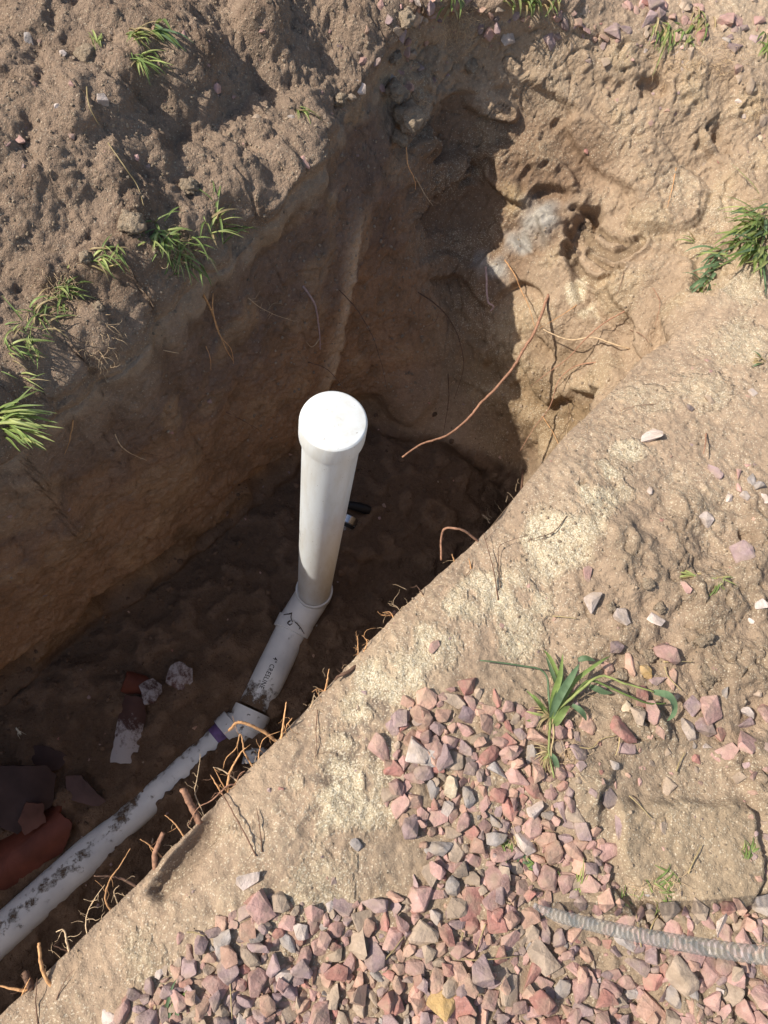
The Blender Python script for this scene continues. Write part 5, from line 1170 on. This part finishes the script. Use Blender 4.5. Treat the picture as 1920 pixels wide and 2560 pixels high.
wl([(1430, 1762, .02), (1450, 1775, .03), (1462, 1790, .02), (1466, 1802, .01)], .012, BLUEG)
wl([(1385, 1815, .01), (1395, 1800, .02), (1412, 1775, .025), (1425, 1765, .02)], .014, GREEN)
wl([(1474, 1715, .02), (1492, 1722, .03), (1510, 1730, .025), (1532, 1733, .01)], .013, BLUEG)
wl([(1445, 1650, .03), (1465, 1645, .035), (1488, 1652, .03)], .011, BLUEG)
wl([(1400, 1700, .02), (1378, 1650, .03), (1360, 1625, .03)], .009, GREEN)
wl([(1395, 1720, .02), (1380, 1680, .03), (1365, 1640, .03)], .009, BLUEG)
wl([(1370, 1790, .008), (1340, 1750, .02), (1315, 1725, .02)], .006, GREEN)
wl([(1370, 1785, .008), (1350, 1760, .02), (1332, 1735, .02)], .010, GREEN)
wl([(1370, 1790, .008), (1340, 1785, .015), (1315, 1778, .01)], .005, LIME)
wl([(1368, 1795, .008), (1345, 1800, .012), (1315, 1802, .01)], .008, GREEN)
wl([(1372, 1880, .01), (1388, 1900, .015), (1393, 1925, .01), (1390, 1940, .005)], .011, BLUEG)
wl([(1370, 1880, .01), (1362, 1900, .012), (1358, 1925, .008)], .006, LIME)
for i in range(26):
    rr = random.Random(i); a = rr.uniform(2.0, 4.6); L_ = rr.uniform(20, 60); cx, cy = (1375, 1790) if i % 2 else (1375, 1885)
    wl([(cx, cy, .006), (cx+L_*.5*math.cos(a), cy-L_*.5*math.sin(a), .014), (cx+L_*math.cos(a+.3), cy-L_*math.sin(a+.3), .006)], .0022, STRAW, 'dry_strand')
# straws lying about
STR = [((1160, 2330), (1145, 2385), (1175, 2400), (1235, 2395), (1295, 2388), 'long bent dry straw in the gravel below the hose end'), ((1211, 2310), (1200, 2340), (1190, 2375), None, None, 'pale dry stem leaning left of the long bent straw'),
       ((1440, 1867), (1478, 1872), (1500, 1850), (1540, 1838), None, 'curved dry straw above the flat red stone'), ((1720, 2185), (1735, 2150), (1752, 2112), None, None, 'straight straw lying on the hard slab'),
       ((1570, 1990), (1595, 2012), (1625, 2045), None, None, 'thin straw left of the hard slab'), ((574, 2400), (576, 2450), (582, 2545), None, None, 'thin upright straw over the gravel at the bottom left'), ((467, 2330), (490, 2332), (512, 2338), None, None, 'short dry twig on the bank left of the gravel'),
       ((1380, 1540), (1410, 1542), (1440, 1546), None, None, 'short green stalk on the sand left of the pale stones'), ((1660, 1655), (1690, 1653), (1732, 1653), None, None, 'dry twig right below the large pink wedge'), ((1662, 1665), (1668, 1690), (1705, 1728), None, None, 'thin bent straw by the ochre pebble'),
       ((1600, 2370), (1596, 2330), (1590, 2290), None, None, 'yellow straw crossing under the hose'), ((1620, 2330), (1632, 2310), (1645, 2290), None, None, 'pale straw between hose and shadow'), ((215, 220), (225, 265), (245, 310), None, None, 'dry stalk on the spoil heap by the white chip'),
       ((270, 360), (310, 420), (340, 465), (357, 515), None, 'long brown twig lying across the big heap lump'), ((1548, 1840), (1545, 1870), (1536, 1890), None, None, 'short pale straw beside the mauve diamond stone'), ((1690, 1930), (1700, 1900), (1712, 1880), None, None, 'fine straw on the cloddy dirt'), ((960, 2400), (985, 2370), (1010, 2340), None, None, 'fine dry straw in the lower gravel')]
for it in STR:
    P = []
    for q in it[:-1]:
        if q is None: continue
        p, n, d = hit(*q); P.append(p+n*.003-d*.008)
    Q_ = smooth_path(P, 5, .0004); o = link('dry_straw', pyd('dry_straw', *tube(Q_, [.0016*(1-.5*i/len(Q_)) for i in range(len(Q_))], 6)), STRAW); tag(o, it[-1], 'straw', 'dry straws lying about')

# ================================================================ RIBBED HOSE
HP = [(1334, 2262, .012), (1352, 2272, .018), (1400, 2291, .06), (1500, 2316, .16), (1600, 2338, .25), (1700, 2357, .34), (1800, 2374, .42), (1920, 2390, .50), (2060, 2404, .57)]
P = [Vector(pix(x, y, z)) for (x, y, z) in HP]
last = P[-1]; P += [last+Vector((.16, .03, .02)), last+Vector((.36, .08, -.10)), last+Vector((.50, .14, -.36)), last+Vector((.60, .25, -.56))]
Q_ = smooth_path(P, 4); pts = [Q_[0]]; acc = 0
step = .0024; cur = Q_[0]; i = 0; D = []
for a, c in zip(Q_[:-1], Q_[1:]):
    L_ = (c-a).length; t = acc
    while t < L_: D.append(a.lerp(c, t/L_)); t += step
    acc = t-L_
rad = []
for j, q in enumerate(D):
    rib = (j % 5) < 2; base = .0105*min(1, .45+j*step/.05*.55); rad.append(base*(1.0 if rib else .92))
me = pyd('ribbed_tube', *tube(D, rad, 20, caps=False))
RIBS = [1 if (f // 20) % 5 < 2 else 0 for f in range(len(me.polygons))]
HM = bpy.data.materials.new('clear_ribbed_plastic'); HM.use_nodes = True; n = HM.node_tree.nodes; L = HM.node_tree.links; b = n['Principled BSDF']
b.inputs['Base Color'].default_value = (.46, .47, .45, 1); b.inputs['Roughness'].default_value = .22; b.inputs['Specular IOR Level'].default_value = .6
tr = n.new('ShaderNodeBsdfTransparent'); tr.inputs[0].default_value = (.62, .60, .57, 1); mx = n.new('ShaderNodeMixShader')
lw_ = n.new('ShaderNodeLayerWeight'); lw_.inputs[0].default_value = .35; mr = n.new('ShaderNodeMapRange'); mr.inputs['To Min'].default_value = .08; mr.inputs['To Max'].default_value = .48
L.new(lw_.outputs['Facing'], mr.inputs['Value']); L.new(mr.outputs[0], mx.inputs[0]); L.new(tr.outputs[0], mx.inputs[1]); L.new(b.outputs[0], mx.inputs[2]); L.new(mx.outputs[0], n['Material Output'].inputs[0])
me.materials.append(HM); me.materials.append(mat('milky_hose_rib', (.50, .52, .51), .3, spec=.6)); me.polygons.foreach_set('material_index', RIBS)
rb_ = me.materials[1].node_tree; nb_ = rb_.nodes; t2 = nb_.new('ShaderNodeBsdfTransparent'); m2_ = nb_.new('ShaderNodeMixShader'); m2_.inputs[0].default_value = .2
rb_.links.new(t2.outputs[0], m2_.inputs[1]); rb_.links.new(nb_['Principled BSDF'].outputs[0], m2_.inputs[2]); rb_.links.new(m2_.outputs[0], nb_['Material Output'].inputs[0])
o = link('ribbed_hose', me); tag(o, 'clear ribbed plastic hose rising from the gravel at the lower right', 'hose')
